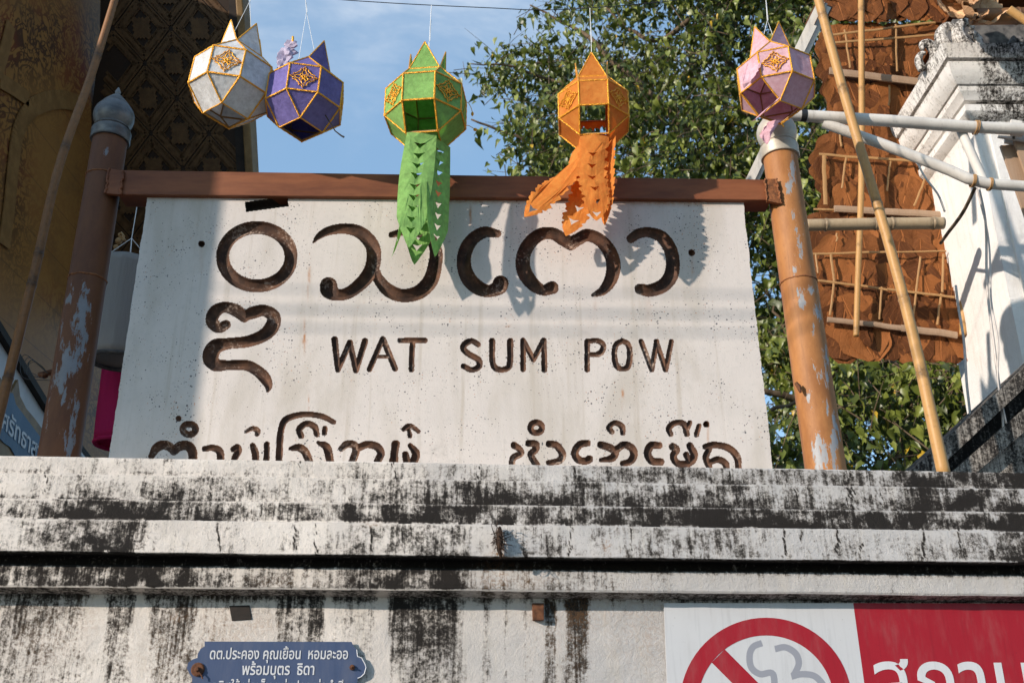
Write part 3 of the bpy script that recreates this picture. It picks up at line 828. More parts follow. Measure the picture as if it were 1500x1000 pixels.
for u, v in ((295, 357), (1013, 370), (1034.5, 621)): G.append(([[(u, v, 4.2), (u + .3, v + .3, 4.2)]], .03, 'nail_hole'))


def sign_mesh():
    v0, v1 = 282.0, 702.0
    nv = 440; nu = 1000
    vs = np.linspace(v0, v1, nv)
    Lx = 216.3 + (vs - 284) * (-56.5 / 381); Rx = 1090 + (vs - 296) * (42.5 / 391)
    Lx = Lx + np.array([1.1 * fbm(v * .05, 1.3) + .5 * fbm(v * .3, 5.3) for v in vs]); Rx = Rx + np.array([1.1 * fbm(v * .05, 9.3) + .5 * fbm(v * .3, 2.3) for v in vs])
    s = np.linspace(0, 1, nu)
    U = Lx[:, None] + (Rx - Lx)[:, None] * s[None, :]
    V = np.repeat(vs[:, None], nu, 1) + 2.0 + (U - 216) * .0125 * (1 - (vs[:, None] - v0) / (v1 - v0))
    best = np.full((nv, nu), 9.0); own = np.full((nv, nu), -1); dep = np.zeros((nv, nu))
    mpp = .00325                                    # metres per pixel at the sign, for the depth of the cut
    for gi, (strokes, dd, kind) in enumerate(G):
        gb = np.full((nv, nu), 9.0); gd = np.zeros((nv, nu))
        for st in strokes:
            for a, c in zip(st[:-1], st[1:]):
                ax, ay, ar = a; cx, cy, cr = c
                rr = max(ar, cr) + 1
                m = (U > min(ax, cx) - rr) & (U < max(ax, cx) + rr) & (V > min(ay, cy) - rr) & (V < max(ay, cy) + rr)
                if not m.any(): continue
                uu, vv = U[m], V[m]
                dx, dy = cx - ax, cy - ay; L2 = dx * dx + dy * dy + 1e-9
                t = ((uu - ax) * dx + (vv - ay) * dy) / L2
                tc = np.clip(t, 0, 1)
                rad = np.maximum(.6, ar + (cr - ar) * tc)
                d = np.hypot(uu - ax - dx * tc, vv - ay - dy * tc)
                if kind == 'slot':
                    L1 = math.sqrt(L2); along = np.abs(t - .5) * L1 - L1 / 2; perp = np.abs((uu - ax) * dy - (vv - ay) * dx) / L1
                    d = np.maximum(perp, along + rad)
                r = d / rad
                k = gb[m] > r
                q = gb[m]; q[k] = r[k]; gb[m] = q
                q = gd[m]; q[k] = rad[k]; gd[m] = q
        inn = gb < 1
        D = np.minimum(.046, 1.2 * gd * mpp) if dd is None else dd
        if kind in ('slot', 'nail_hole'): prof_ = np.clip((1 - gb) * 6, 0, 1)
        else: prof_ = np.clip(1 - gb, 0, 1) ** .62 * .75 + np.clip((1 - gb) * 4, 0, 1) * .25
        dep = np.where(inn, np.maximum(dep, D * prof_), dep)
        own = np.where(inn & (gb < best), gi, own)
        best = np.minimum(best, gb)
    # points
    a = (U - 750) / FPX; bb = (500 - V) / FPX
    dy = math.cos(PITCH) - bb * math.sin(PITCH); dz = math.sin(PITCH) + bb * math.cos(PITCH)
    X = a / dy * YS; Z = CAM.z + dz / dy * YS
    wob = np.array([[.0016 * fbm(x * 3, z * 3, 4.4, 2) for x in np.linspace(-1.8, 1.8, 40)] for z in np.linspace(2.7, 4.3, 20)])
    Y = YS + dep
    pts = np.stack([X, Y, Z], -1).reshape(-1, 3)
    idx = np.arange(nv * nu).reshape(nv, nu)
    q = np.stack([idx[:-1, :-1], idx[1:, :-1], idx[1:, 1:], idx[:-1, 1:]], -1).reshape(-1, 4)
    fo = np.stack([own[:-1, :-1], own[1:, :-1], own[1:, 1:], own[:-1, 1:]], -1).reshape(-1, 4).max(1)
    return pts, q, fo, U.reshape(-1), V.reshape(-1), (nv, nu)


def submesh(pts, faces):
    used, inv = np.unique(faces.ravel(), return_inverse=True)
    return pts[used], inv.reshape(faces.shape), used


sg = thing('stone_sign', P(650, 702, YS), 'large pale concrete name sign with deep brown carved letters reading WAT SUM POW', 'sign')
pts, quads, fown, SU, SV, (nv, nu) = sign_mesh()
pp, ff, used = submesh(pts, quads[fown < 0])
b = MB(); b.v = [tuple(x) for x in pp]; b.f = [tuple(int(i) for i in x) for x in ff]
uu, vv = SU[used], SV[used]
RS = [(453, 404, 2, 10, .9), (451, 425, 1.2, 14, .4), (446, 492, 1.6, 18, .95), (446, 500, 3, 4, .9), (452, 592, 1.2, 10, .9), (912, 577, 2, 6, 1), (911, 586, 1, 10, .5), (744, 478, 3, 2, .9), (689, 316, 1.8, 13, 1.0), (1014, 385, 2.5, 26, .35), (1037, 640, 1.5, 20, .5),
      (295, 375, 3, 22, .16), (872, 455, 3, 26, .18), (950, 452, 4, 24, .16), (745, 500, 20, 26, .10), (860, 500, 10, 40, .08)]
rs = blob(uu, vv, RS)
rs = np.maximum(rs, .55 * np.exp(-((vv - 288 - (uu - 216) * .0125) / 4.0) ** 2) * (np.sin(uu * .021) * .5 + .6))
gs = blob(uu, vv, [(640, 660, 60, 40, .5), (700, 640, 20, 60, .35), (730, 655, 26, 30, .4), (610, 660, 18, 20, .4), (470, 570, 200, 30, .12), (1000, 480, 200, 16, .15), (745, 655, 30, 30, .35), (260, 300, 40, 10, .3), (560, 430, 40, 12, .2), (200, 640, 20, 40, .2), (735, 545, 20, 8, .5), (640, 560, 300, 14, .08)])
b.att = {'rust': rs, 'stain_shade': gs}
b.build('slab_face', M['sign'], sg, smooth=True)
names = {'carved_letter': M['groove'], 'slot': M['darkwood'], 'nail_hole': M['groove']}
for gi, (st, dd, kind) in enumerate(G):
    k = fown == gi
    if not k.any(): continue
    pp, ff, _ = submesh(pts, quads[k])
    b = MB(); b.v = [tuple(x) for x in pp]; b.f = [tuple(int(i) for i in x) for x in ff]
    b.build(kind, names[kind], sg, smooth=True)
# edges and back of the slab
idx = np.arange(nv * nu).reshape(nv, nu)
loop = np.concatenate([idx[0, :], idx[1:, -1], idx[-1, -2::-1], idx[-2:0:-1, 0]])
fr = pts[loop].copy(); fr[:, 1] = YS; bk = fr.copy(); bk[:, 1] = YS + .085
b = MB(); n = len(loop); b.v = [tuple(x) for x in fr] + [tuple(x) for x in bk]
b.f = [(i, (i + 1) % n, (i + 1) % n + n, i + n) for i in range(n)] + [tuple(range(2 * n - 1, n - 1, -1))]
b.build('slab_edge', M['signside'], sg)

# ------------------------------------------------------------------ beam and posts
bm_ = thing('steel_beam', P(650, 290, 4.42), 'brown painted steel beam running across the top of the carved sign', 'beam')
YB = 4.372
c = [P(172, 285, YB), P(1130, 293, YB), P(1130, 263, YB), P(172, 249, YB)]
b = MB(); b.hexa(c + [Vector((p.x, p.y + .125, p.z)) for p in c]); b.build('beam_body', M['beam'], bm_, bevel=.004)
for pl in ([(155, 283), (176, 285), (181, 250), (160, 247)], [(1124, 294), (1144, 298), (1137, 262), (1120, 262)]):
    f = [P(u, v, YB - .010) for u, v in pl]; b = MB(); b.hexa(f + [Vector((p.x, p.y + .02, p.z)) for p in f])
    e = [f[0], f[3]] if pl[0][0] < 500 else [f[1], f[2]]
    for sgn in (0, 1):
        a_, c_ = (f[0], f[3]) if sgn == 0 else (f[1], f[2])
        b.tube([a_.lerp(c_, t) + Vector((random.uniform(-.004, .004), -.002, 0)) for t in np.linspace(0, 1, 18)], [random.uniform(.0035, .0075) for _ in range(18)], 6)
    b.build('weld_plate', M['beam'] if pl[0][0] < 500 else M['rustweld'], bm_)


def post(name, label, top, bot, r0, r1, matn, fin, peel, seams, finial_prof, Yp=4.45):
    a, c = P(*bot, Yp), P(*top, Yp)
    ax = (c - a); Lh = ax.length; axn = ax.normalized()
    base = a - axn * .1
    t = thing(name, base, label, 'post')
    b = MB(); N = 120; pts_ = []; rad = []
    tops = np.linspace(-.1, Lh, N)
    k = b.tube([a + axn * h for h in tops], [r0 + (r1 - r0) * max(0, h) / Lh for h in tops], 40)
    u_, v_ = zip(*[px(p) for p in b.v])
    b.att = {'peel': blob(np.array(u_), np.array(v_), peel)}
    b.build('pipe', M[matn], t, smooth=True, auto=50)
    for v in seams:
        h = Lh * v; rr = r0 + (r1 - r0) * v; b = MB()
        x = axn.cross(Vector((0, 1, 0))).normalized(); y = axn.cross(x)
        b.tube([a + axn * (h + random.uniform(-.002, .002)) + (x * math.cos(q) + y * math.sin(q)) * rr for q in np.linspace(0, 6.283, 41)[:-1]], [random.uniform(.003, .006) for _ in range(40)], 6, closed=True)
        b.build('weld_seam', M['rustweld'], t, smooth=True)
    b = MB(); b.lathe(c, axn, [(r * r1, h * r1) for r, h in finial_prof], 40); b.build('finial', M[fin], t, smooth=True, auto=35)
    return t, a, axn, Lh


FP = [(1.0, 0), (1.12, .0), (1.16, .08), (1.14, .45), (1.16, .5), (1.16, .68), (1.04, .74), (1.02, .86), (1.08, .92), (1.02, 1.0), (.96, 1.08), (1.02, 1.2), (1.14, 1.42), (1.2, 1.72), (1.19, 2.0), (1.10, 2.28), (.94, 2.52), (.80, 2.66), (.80, 2.74), (.70, 2.78), (.69, 2.88), (.58, 2.92), (.57, 3.02), (.46, 3.06), (.45, 3.16),
      (.34, 3.2), (.33, 3.3), (.22, 3.36), (.15, 3.5), (.17, 3.58), (.18, 3.66), (.10, 3.85), (.02, 4.02)]
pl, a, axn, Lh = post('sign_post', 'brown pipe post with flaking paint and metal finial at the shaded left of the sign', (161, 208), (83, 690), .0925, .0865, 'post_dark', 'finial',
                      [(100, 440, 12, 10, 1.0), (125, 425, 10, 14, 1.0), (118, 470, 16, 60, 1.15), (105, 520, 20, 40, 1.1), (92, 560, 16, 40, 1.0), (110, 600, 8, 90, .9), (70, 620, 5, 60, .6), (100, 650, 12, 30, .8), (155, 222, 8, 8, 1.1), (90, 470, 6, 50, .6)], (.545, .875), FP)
for u in (68, 125):                                # stubs of cut brackets on both sides
    b = MB(); p = P(u, 547 if u < 100 else 545, 4.45)
    b.tube([p + Vector((random.uniform(-.02, .02) * k, random.uniform(-.015, .015), random.uniform(-.012, .012))) for k in range(5)], [.012, .018, .013, .016, .008], 7)
    b.build('bracket_stub', M['rust'], pl)
b = MB()
for k in range(5):
    s0 = P(70, 547, 4.42); ang = random.uniform(.2, .9)
    b.tube([Vector(q) for q in spline([s0, P(60 - 6 * k, 535 - 4 * k, 4.40), P(45 - 3 * k, 528 + 6 * k, 4.41), P(38 + 9 * k, 545 + 3 * k, 4.42)], 5)], .0016, 4)
b.build('loose_wire', M['wire'], pl)
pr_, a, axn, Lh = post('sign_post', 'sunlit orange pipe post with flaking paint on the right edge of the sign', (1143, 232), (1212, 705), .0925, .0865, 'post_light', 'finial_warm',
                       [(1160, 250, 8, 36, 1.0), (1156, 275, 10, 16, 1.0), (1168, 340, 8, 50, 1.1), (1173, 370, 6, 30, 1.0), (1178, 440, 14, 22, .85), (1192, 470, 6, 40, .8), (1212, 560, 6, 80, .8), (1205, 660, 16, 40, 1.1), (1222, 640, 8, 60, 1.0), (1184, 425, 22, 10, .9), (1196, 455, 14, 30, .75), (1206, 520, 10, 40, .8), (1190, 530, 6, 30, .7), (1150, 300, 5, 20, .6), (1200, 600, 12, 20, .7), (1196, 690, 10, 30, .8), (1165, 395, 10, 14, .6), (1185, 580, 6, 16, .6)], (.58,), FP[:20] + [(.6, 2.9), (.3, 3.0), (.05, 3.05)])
b = MB(); p = P(1170, 566, 4.37); b.tube([p + Vector((-.012, 0, .02)), p, p + Vector((.004, -.004, -.03))], [.008, .012, .006], 7); b.build('bracket_stub', M['rust'], pr_)


# ------------------------------------------------------------------ bamboo, pipes, cables
def bamboo(mb, pts, rad, nodes, n=14, seg=60):
    P_ = spline([(*p, r) for p, r in zip(pts, rad)], max(2, seg // (len(pts) - 1)))
    m = len(P_); pos = [Vector(q[:3]) for q in P_]; L = np.cumsum([0] + [(pos[i + 1] - pos[i]).length for i in range(m - 1)])
    # resample with extra rings at the nodes
    hs = sorted(set(list(np.linspace(0, L[-1], seg)) + [h * L[-1] + d for h in nodes for d in (-.035, -.018, -.008, -.004, -.0015, .002, .006, .018, .035)]))
    hs = [h for h in hs if 0 <= h <= L[-1]]
    xs = [np.interp(h, L, [q[i] for q in P_]) for h in hs for i in range(4)]
    xs = np.array(xs).reshape(-1, 4); nd = []; rr = []
    for h, q in zip(hs, xs):
        f = 0
        for k in nodes:
            d = h - k * L[-1]; f = max(f, math.exp(-(d / .03) ** 2))
            q[3] *= 1 + .10 * math.exp(-((d - .006) / .009) ** 2) - .05 * math.exp(-((d + .004) / .003) ** 2)
        nd.append(f); rr.append(q[3])
    k0 = len(mb.v); mb.tube([Vector(q[:3]) for q in xs], rr, n)
    mb.att.setdefault('node', []); mb.att['node'] += [x for x in nd for _ in range(n)]


def pole(name, pix, Y, rpx, nodes, mat, label, cat='bamboo pole', n=14):
    Ys = Y if hasattr(Y, '__len__') else [Y] * len(pix)
    pts_ = [P(u, v, y) for (u, v), y in zip(pix, Ys)]
    rad = [r * depth(p) / FPX for p, r in zip(pts_, rpx)]
    b = MB(); bamboo(b, pts_, rad, nodes, n)
    return tag(b.build(name, M[mat], None, smooth=True, loc=min(pts_, key=lambda p: p.z)), label, cat)


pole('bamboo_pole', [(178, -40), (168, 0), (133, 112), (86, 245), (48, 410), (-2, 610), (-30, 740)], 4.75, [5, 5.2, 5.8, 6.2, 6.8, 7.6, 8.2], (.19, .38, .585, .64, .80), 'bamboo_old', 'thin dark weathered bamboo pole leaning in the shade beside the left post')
pole('bamboo_pole', [(1186, -50), (1205, 22), (1243, 160), (1300, 350), (1342, 510), (1384, 700)], 4.62, [6.3, 6.6, 7, 7.4, 8.3, 9.8], (.12, .285, .52, .70, .83), 'bamboo', 'long yellow bamboo pole leaning right of the orange post down to the wall top')
pole('bamboo_pole', [(1180, 330), (1280, 328), (1382, 327)], 5.55, [9, 9, 9], (.14, .5, .62, .92), 'bamboo_grey', 'short thick grey bamboo pole lying level behind the orange post')
pole('bamboo_pole', [(1261, -40), (1262, 80), (1262, 250), (1257, 400), (1254, 492)], 6.05, [4.6, 4.5, 4.4, 4.3, 4.1], (.12, .36, .55, .78, .985), 'bamboo', 'thin upright yellow bamboo rod tied in front of the dry leaf panels')
pole('bamboo_pole', [(1409, 330), (1411, 420), (1411, 491)], 6.12, [5.5, 5.5, 5.5], (.6, .9), 'bamboo', 'short yellow bamboo rod end against the white pillar edge')
pole('bamboo_pole', [(1424, 25), (1480, 24), (1640, 22)], 5.02, [12, 12, 12], (.3,), 'bamboo_old', 'thick bamboo pole lying level under the dry leaf canopy')  # borrows the old bamboo's darker colour for the canopy's shade
pole('bamboo_pole', [(1478, 14), (1540, 56)], 4.75, [6, 6], (.5,), 'bamboo', 'cut end of a yellow bamboo rod poking out at top right')


def pipe(name, pix, Y, rpx, label, cat='pipe', mat='whitepipe', n=16, ties=(), sq=None, tape=None):
    Ys = Y if hasattr(Y, '__len__') else [Y] * len(pix)
    pts_ = [P(u, v, y) for (u, v), y in zip(pix, Ys)]
    r = rpx * depth(pts_[0]) / FPX
    t = thing(name, min(pts_, key=lambda p: p.z), label, cat)
    b = MB()
    if sq:                                           # open square tube
        for i in range(len(pts_) - 1):
            d = (pts_[i + 1] - pts_[i]).normalized(); x = d.cross(Vector((0, 1, 0))).normalized(); y = x.cross(d); w = r; th = r * .16
            for s_ in (-1, 1):
                b.bar(pts_[i] + x * s_ * (w - th), pts_[i + 1] + x * s_ * (w - th), th * 2, w * 2, x)
                b.bar(pts_[i] + y * s_ * (w - th), pts_[i + 1] + y * s_ * (w - th), (w - th * 2) * 2, th * 2, y)
    else:
        q = [Vector(z) for z in (spline(pts_, 12) if len(pts_) < 4 else pts_)]
        dense = []
        for i in range(len(q) - 1): dense += [q[i].lerp(q[i + 1], k / 6) for k in range(6)]
        dense.append(q[-1]); b.tube(dense, r, n)
    b.build('tube', M[mat], t, smooth=not sq, auto=None if sq else 50)
    for (u, v, y) in ties:
        c_ = P(u, v, y); b = MB()
        for k in range(4):
            o_ = Vector((random.uniform(-.01, .01), 0, 0))
            b.tube([c_ + o_ + Vector((math.sin(a_) * .006 + k * .004 - .008, math.cos(a_) * r * 1.12, math.sin(a_) * r * 1.15)) for a_ in np.linspace(0, 6.28, 15)[:-1]], .0028, 5, closed=True)
        b.build('tie', M['slat'], t, smooth=True)
    if tape:
        d = (pts_[1] - pts_[0]).normalized(); c_ = pts_[0].lerp(pts_[-1], tape); b = MB(); b.tube([c_ - d * .016, c_ + d * .016], r * 1.05, n); b.build('tape_band', M['tape'], t, smooth=True, auto=50)
    return t


pipe('steel_pipe', [(1150, 168), (1300, 177), (1420, 186), (1640, 196)], 4.72, 8.8, 'upper level white painted pipe with black tape running to the right pillar', ties=[(1431, 187, 4.72)], tape=.055)
pipe('steel_pipe', [(1206, 180), (1300, 214), (1392, 250), (1418, 262), (1446, 269), (1500, 273), (1640, 279)], [4.74, 4.72, 4.7, 4.69, 4.69, 4.69, 4.69], 7.8, 'bent white pipe sloping down from the upper pipe and turning level', ties=[(1426, 265, 4.69), (1452, 270, 4.69)])
pipe('steel_pipe', [(1408, 192), (1440, 264)], 4.76, 6.8, 'short upright white pipe joining the two white pipes')
pipe('square_tube', [(1164, 96), (1207, 8)], 4.78, 6, 'white square tube with rusty open end above the pink lantern', 'tube', sq=True)
rt = [o for o in COL.objects if o.get('label', '').startswith('white square tube with rusty')][0]
q0, q1 = P(1191, 41, 4.78), P(1208, 6, 4.78); d_ = (q1 - q0).normalized(); x_ = d_.cross(Vector((0, 1, 0))).normalized(); y_ = x_.cross(d_); w_r = 6.3 * depth(q0) / FPX
for nm_, ax_, bx_ in (('rusty_end', x_, y_),):
    b = MB()
    for s_ in (-1, 1):
        b.bar(q0 + ax_ * s_ * w_r, q1 + ax_ * s_ * w_r, .003, w_r * 2 + .003, ax_); b.bar(q0 + bx_ * s_ * w_r, q1 + bx_ * s_ * w_r, w_r * 2 - .004, .003, ax_)
    b.build(nm_, M['rust'], rt)
pipe('square_tube', [(1100, 268), (1122, 222)], 4.72, 5, 'white square tube brace slanting behind the top of the orange post', 'tube', sq=True)
pipe('square_tube', [(1484, 205), (1484, 183)], 4.80, 12, 'open upright square steel tube end with chipped white paint', 'tube', sq=True)
pipe('square_tube', [(1488, 212), (1530, 330)], 4.86, 13, 'grimy square steel tube slanting below the open tube end', 'tube', mat='batten', sq=True)


def cable(name, pix, Y, r, label, mat='wire', cat='cable', n=6):
    Ys = Y if hasattr(Y, '__len__') else [Y] * len(pix)
    q = [P(u, v, y) for (u, v), y in zip(pix, Ys)]
    b = MB(); b.tube([Vector(z) for z in spline(q, 8)], r, n)
    return tag(b.build(name, M[mat], None, smooth=True, loc=q[0]), label, cat)


YL = 4.15
cable('hanging_wire', [(-300, -90), (120, -50), (365, -16), (480, -2), (560, 4), (632, 8), (720, 12), (790, 15), (864, 12), (960, 4), (1124, -14), (1400, -40), (1800, -90)], YL, .0022, 'thin black wire strung across the top from which the lanterns hang')
cable('hanging_cable', [(1434, 274), (1444, 330), (1446, 420), (1458, 520), (1468, 604), (1470, 640)], 5.0, .007, 'grey cable hanging down the face of the white pillar', 'cablegrey')
cable('hanging_cable', [(1430, 274), (1448, 350), (1452, 440), (1462, 500), (1462, 560), (1474, 620)], 4.98, .005, 'thinner pale cable crossing the grey one on the white pillar', 'cablegrey')
cable('hanging_cable', [(1400, 418), (1404, 450), (1412, 500), (1416, 560), (1421, 605), (1424, 640)], 5.2, .007, 'grey cable hanging free left of the white pillar', 'cablegrey')
cable('hanging_cable', [(1344, 238), (1354, 258), (1374, 285), (1384, 310)], 5.0, .006, 'short white cable looping below the bent pipe', 'whitepipe')
cable('dark_conduit', [(1428, 276), (1410, 312), (1388, 342), (1378, 356)], [4.75, 5.0, 5.4, 5.7], .011, 'dark conduit running back from the bent pipe to the leaf panels', 'bark')

# street cables overhead, outside the picture: their soft shadows cross the sign
for zc, yc, rr in ((5.058, 1.7, .009), (5.168, 1.7, .006), (4.95, 1.72, .007)):
    b = MB(); b.tube([(x, yc, zc + .0016 * x * x - .01) for x in np.linspace(-14, 14, 30)], rr, 8)
    tag(b.build('street_cable', M['wire'], None, smooth=True, loc=(-14, yc, zc)), 'black street cable overhead on the near side of the gate', 'cable', 'street cables overhead')

# ------------------------------------------------------------------ right pillar with stepped cornice
YP = 5.5
pc = P(1429, 198, YP)                               # front left corner of the shaft
dg = Vector((1, -1, 0)).normalized()


def corner(u, v): return PP(u, v, pc, dg)


cpx = [(1379, 63), (1381.5, 71), (1386, 84.5), (1396, 86), (1397, 92), (1389, 90), (1391, 97), (1394, 106), (1398, 115), (1402, 123), (1409, 122), (1410, 127), (1404, 126), (1406, 133), (1409, 139), (1412.5, 147), (1418, 147), (1419, 156), (1413, 153), (1415, 162), (1419, 170), (1424, 178), (1428, 186), (1429, 198)]
pil = thing('gate_pillar', (pc.x + .4, pc.y + .4, 0), 'white plastered pillar with a stepped mouldy cornice at the right', 'pillar')
W0 = .80
b = MB(); rings = []
cs = [corner(u, v) for u, v in cpx]
zs_top = cs[0].z
lev = [(c.x - pc.x, c.z) for c in cs]
lev = [(min(o, 0), z) for o, z in lev]
z_ok = [lev[0]]
for o, z in lev[1:]: z_ok.append((o, min(z, z_ok[-1][1] - .0015)))
lev = [(.10, zs_top + .002)] + z_ok + [(0.0, pc.z - .02), (-.004, 3.0), (-.006, 2.0), (0, 0)]


def sq_ring(o, z, nseg=14):
    x0, x1, y0, y1 = pc.x + o, pc.x + W0 - o, pc.y + o, pc.y + W0 - o
    c_ = [(x0, y0), (x1, y0), (x1, y1), (x0, y1)]; out = []
    for i in range(4):
        (a_, b_), (c2, d2) = c_[i], c_[(i + 1) % 4]
        for k in range(nseg): out.append((a_ + (c2 - a_) * k / nseg, b_ + (d2 - b_) * k / nseg, z))
    return out


vs = []; fs = []
fine_lev = []
for (o0, z0), (o1, z1) in zip(lev[:-1], lev[1:]):
    n = 1 if abs(z1 - z0) < .3 else 14
    for k in range(n): fine_lev.append((o0 + (o1 - o0) * k / n, z0 + (z1 - z0) * k / n))
fine_lev.append(lev[-1])
for o, z in fine_lev:
    ring = sq_ring(o, z)
    vs += [(x + .003 * fbm(x * 5, y * 5, z * 5), y + .003 * fbm(x * 5, y * 5, z * 5 + 9), z) for x, y, z in ring]
m = 56
for i in range(len(fine_lev) - 1):
    for k in range(m): fs.append((i * m + k, i * m + (k + 1) % m, (i + 1) * m + (k + 1) % m, (i + 1) * m + k))
fs.append(tuple(range(m)))
b.add(vs, fs)
st = []
for x, y, z in b.v:
    s = .12
    front = abs(y - pc.y) < .35 and x > pc.x + .02
    if z > pc.z + .01: s = .16 + (.40 if front and x > pc.x + .0 else 0.0) + .2 * max(0, fbm(x * 4, y * 4, z * 4))
    if z > cs[4].z - .05 and not front: s += .15
    if z < pc.z: s = .02
    st.append(s)
b.att = {'stain_shade': st, 'drip': [.35 if z < pc.z else 0.0 for x, y, z in b.v]}
b.build('shaft', M['pillar'], pil, smooth=True, auto=25)
# slightly proud panel on the front face
b = MB(); x0 = P(1440, 205, YP).x + .01
b.box((pc.x + .085, pc.y - .022, 1.2), (pc.x + W0 - .085, pc.y + .002, P(1440, 197, YP).z)); b.att = {'stain_shade': [.0] * 8, 'drip': [.5] * 8}
b.build('front_panel', M['pillar'], pil, bevel=.004)
# block on top and curled stucco ornaments
zt = zs_top
b = MB(); b.box((pc.x + .04, pc.y + .05, zt), (pc.x + W0 - .04, pc.y + W0 - .05, zt + .42)); b.build('top_block', M['stone'], pil)
for cx, cy, fl in ((pc.x - .12, pc.y - .12, 1), (pc.x - .17, pc.y + .05, -1), (pc.x - .02, pc.y - .16, 1)):
    b = MB(); base = Vector((cx, cy, zt - .01))
    L = spline([(0, 0, 0, .055), (-.035 * fl, 0, .07, .050), (-.04 * fl, 0, .15, .040), (0, -.01, .21, .032), (.045 * fl, -.015, .20, .024), (.05 * fl, -.015, .155, .016)], 5)
    b.tube([base + Vector(q[:3]) for q in L], [q[3] for q in L], 8)
    L = spline([(.07 * fl, 0, 0, .03), (.085 * fl, 0, .07, .028), (.06 * fl, 0, .13, .02), (.03 * fl, -.01, .13, .012)], 5)
    b.tube([base + Vector(q[:3]) for q in L], [q[3] for q in L], 8)
    b.att = {'stain_shade': [.55] * len(b.v)}
    b.build('stucco_curl', M['pillar'], pil, smooth=True)
for u, v in ((1427, 62), (1490, 62)):
    b = MB(); c_ = P(u, v + 10, YP - .12)
    for k in range(14):
        o_ = Vector((random.uniform(-.05, .05), random.uniform(-.02, .02), random.uniform(0, .08)))
        b.tube([c_ + o_ + Vector((0, 0, -.02)), c_ + o_, c_ + o_ + Vector((random.uniform(-.01, .01), 0, .02))], [.012, .02, .008], 7)
    b.build('stucco_leaf', M['stone'], pil, smooth=True)

# sloping parapet at lower right
par = thing('parapet', P(1440, 700, 5.02), 'grey mouldy stone parapet sloping up to the right in front of the white pillar', 'parapet')


def slab_px(mb, pix, y0, y1): f = [P(u, v, y0) for u, v in pix]; mb.prism(f, [Vector((p.x, y1, p.z)) for p in f])


def subdiv_attr(mb, name, mat, stain_shade, cuts=24):
    o = mb.build(name, mat, par); me = o.data
    bm = bmesh.new(); bm.from_mesh(me); bmesh.ops.subdivide_edges(bm, edges=bm.edges, cuts=cuts, use_grid_fill=True); bm.to_mesh(me); bm.free()
    at = me.attributes.new('stain_shade', 'FLOAT', 'POINT'); at.data.foreach_set('value', np.full(len(me.vertices), stain_shade, dtype=np.float32)); return o


b = MB(); slab_px(b, [(1312, 709), (1350, 709), (1600, 475), (1600, 448)], 4.95, 5.35); subdiv_attr(b, 'coping', M['mossy'], .68)
b = MB(); slab_px(b, [(1340, 709), (1378, 709), (1600, 500), (1600, 474)], 5.06, 5.32); subdiv_attr(b, 'neck', M['mossy'], .9)
b = MB(); slab_px(b, [(1374, 709), (1410, 709), (1600, 548), (1600, 510)], 4.99, 5.33); subdiv_attr(b, 'moulding', M['mossy'], .68)
b = MB(); slab_px(b, [(1404, 712), (1404, 1000), (1600, 1000), (1600, 540)], 5.05, 5.3); subdiv_attr(b, 'base_wall', M['mossy'], .50)


# ------------------------------------------------------------------ dry leaf panels
def leaf_patch(mb, c, ex, ey, L, Wd, seed, curl=.03):
    """one big dry leaf: a wrinkled ovate sheet with UVs"""
    ex = Vector(ex).normalized(); ey = Vector(ey).normalized(); nz = ex.cross(ey)
    n1, n2 = 14, 11; k0 = len(mb.v); vs = []; fs = []
    ph = random.uniform(0, 9)
    for i in range(n1 + 1):
        t = i / n1; w = Wd * (math.sin(math.pi * min(1, t * .93 + .05)) ** .55) * (1 + .10 * math.sin(t * 17 + ph))
        for j in range(n2 + 1):
            s = j / n2 * 2 - 1
            h = curl * 1.3 * math.sin(math.pi * t) * (1 - s * s) + curl * (1.0 * fbm(t * 2.2 + seed, s * 1.6, seed * 1.7, 3) + .5 * abs(s) ** 2 * math.sin(t * 5 + ph)) - .006 * math.exp(-(s * 6) ** 2) + curl * .35 * math.sin(t * 26 + abs(s) * 6 + ph) * abs(s) * .5
            p = Vector(c) + ey * (t - .5) * L + ex * s * w / 2 + nz * h
            mb.uvs[k0 + len(vs)] = (j / n2, t); vs.append(p)
    for i in range(n1):
        for j in range(n2):
            a_ = i * (n2 + 1) + j; fs.append((a_, a_ + 1, a_ + n2 + 2, a_ + n2 + 1))
    mb.add(vs, fs); tv = random.random()
    mb.att.setdefault('tint', []); mb.att['tint'] += [tv] * len(vs)


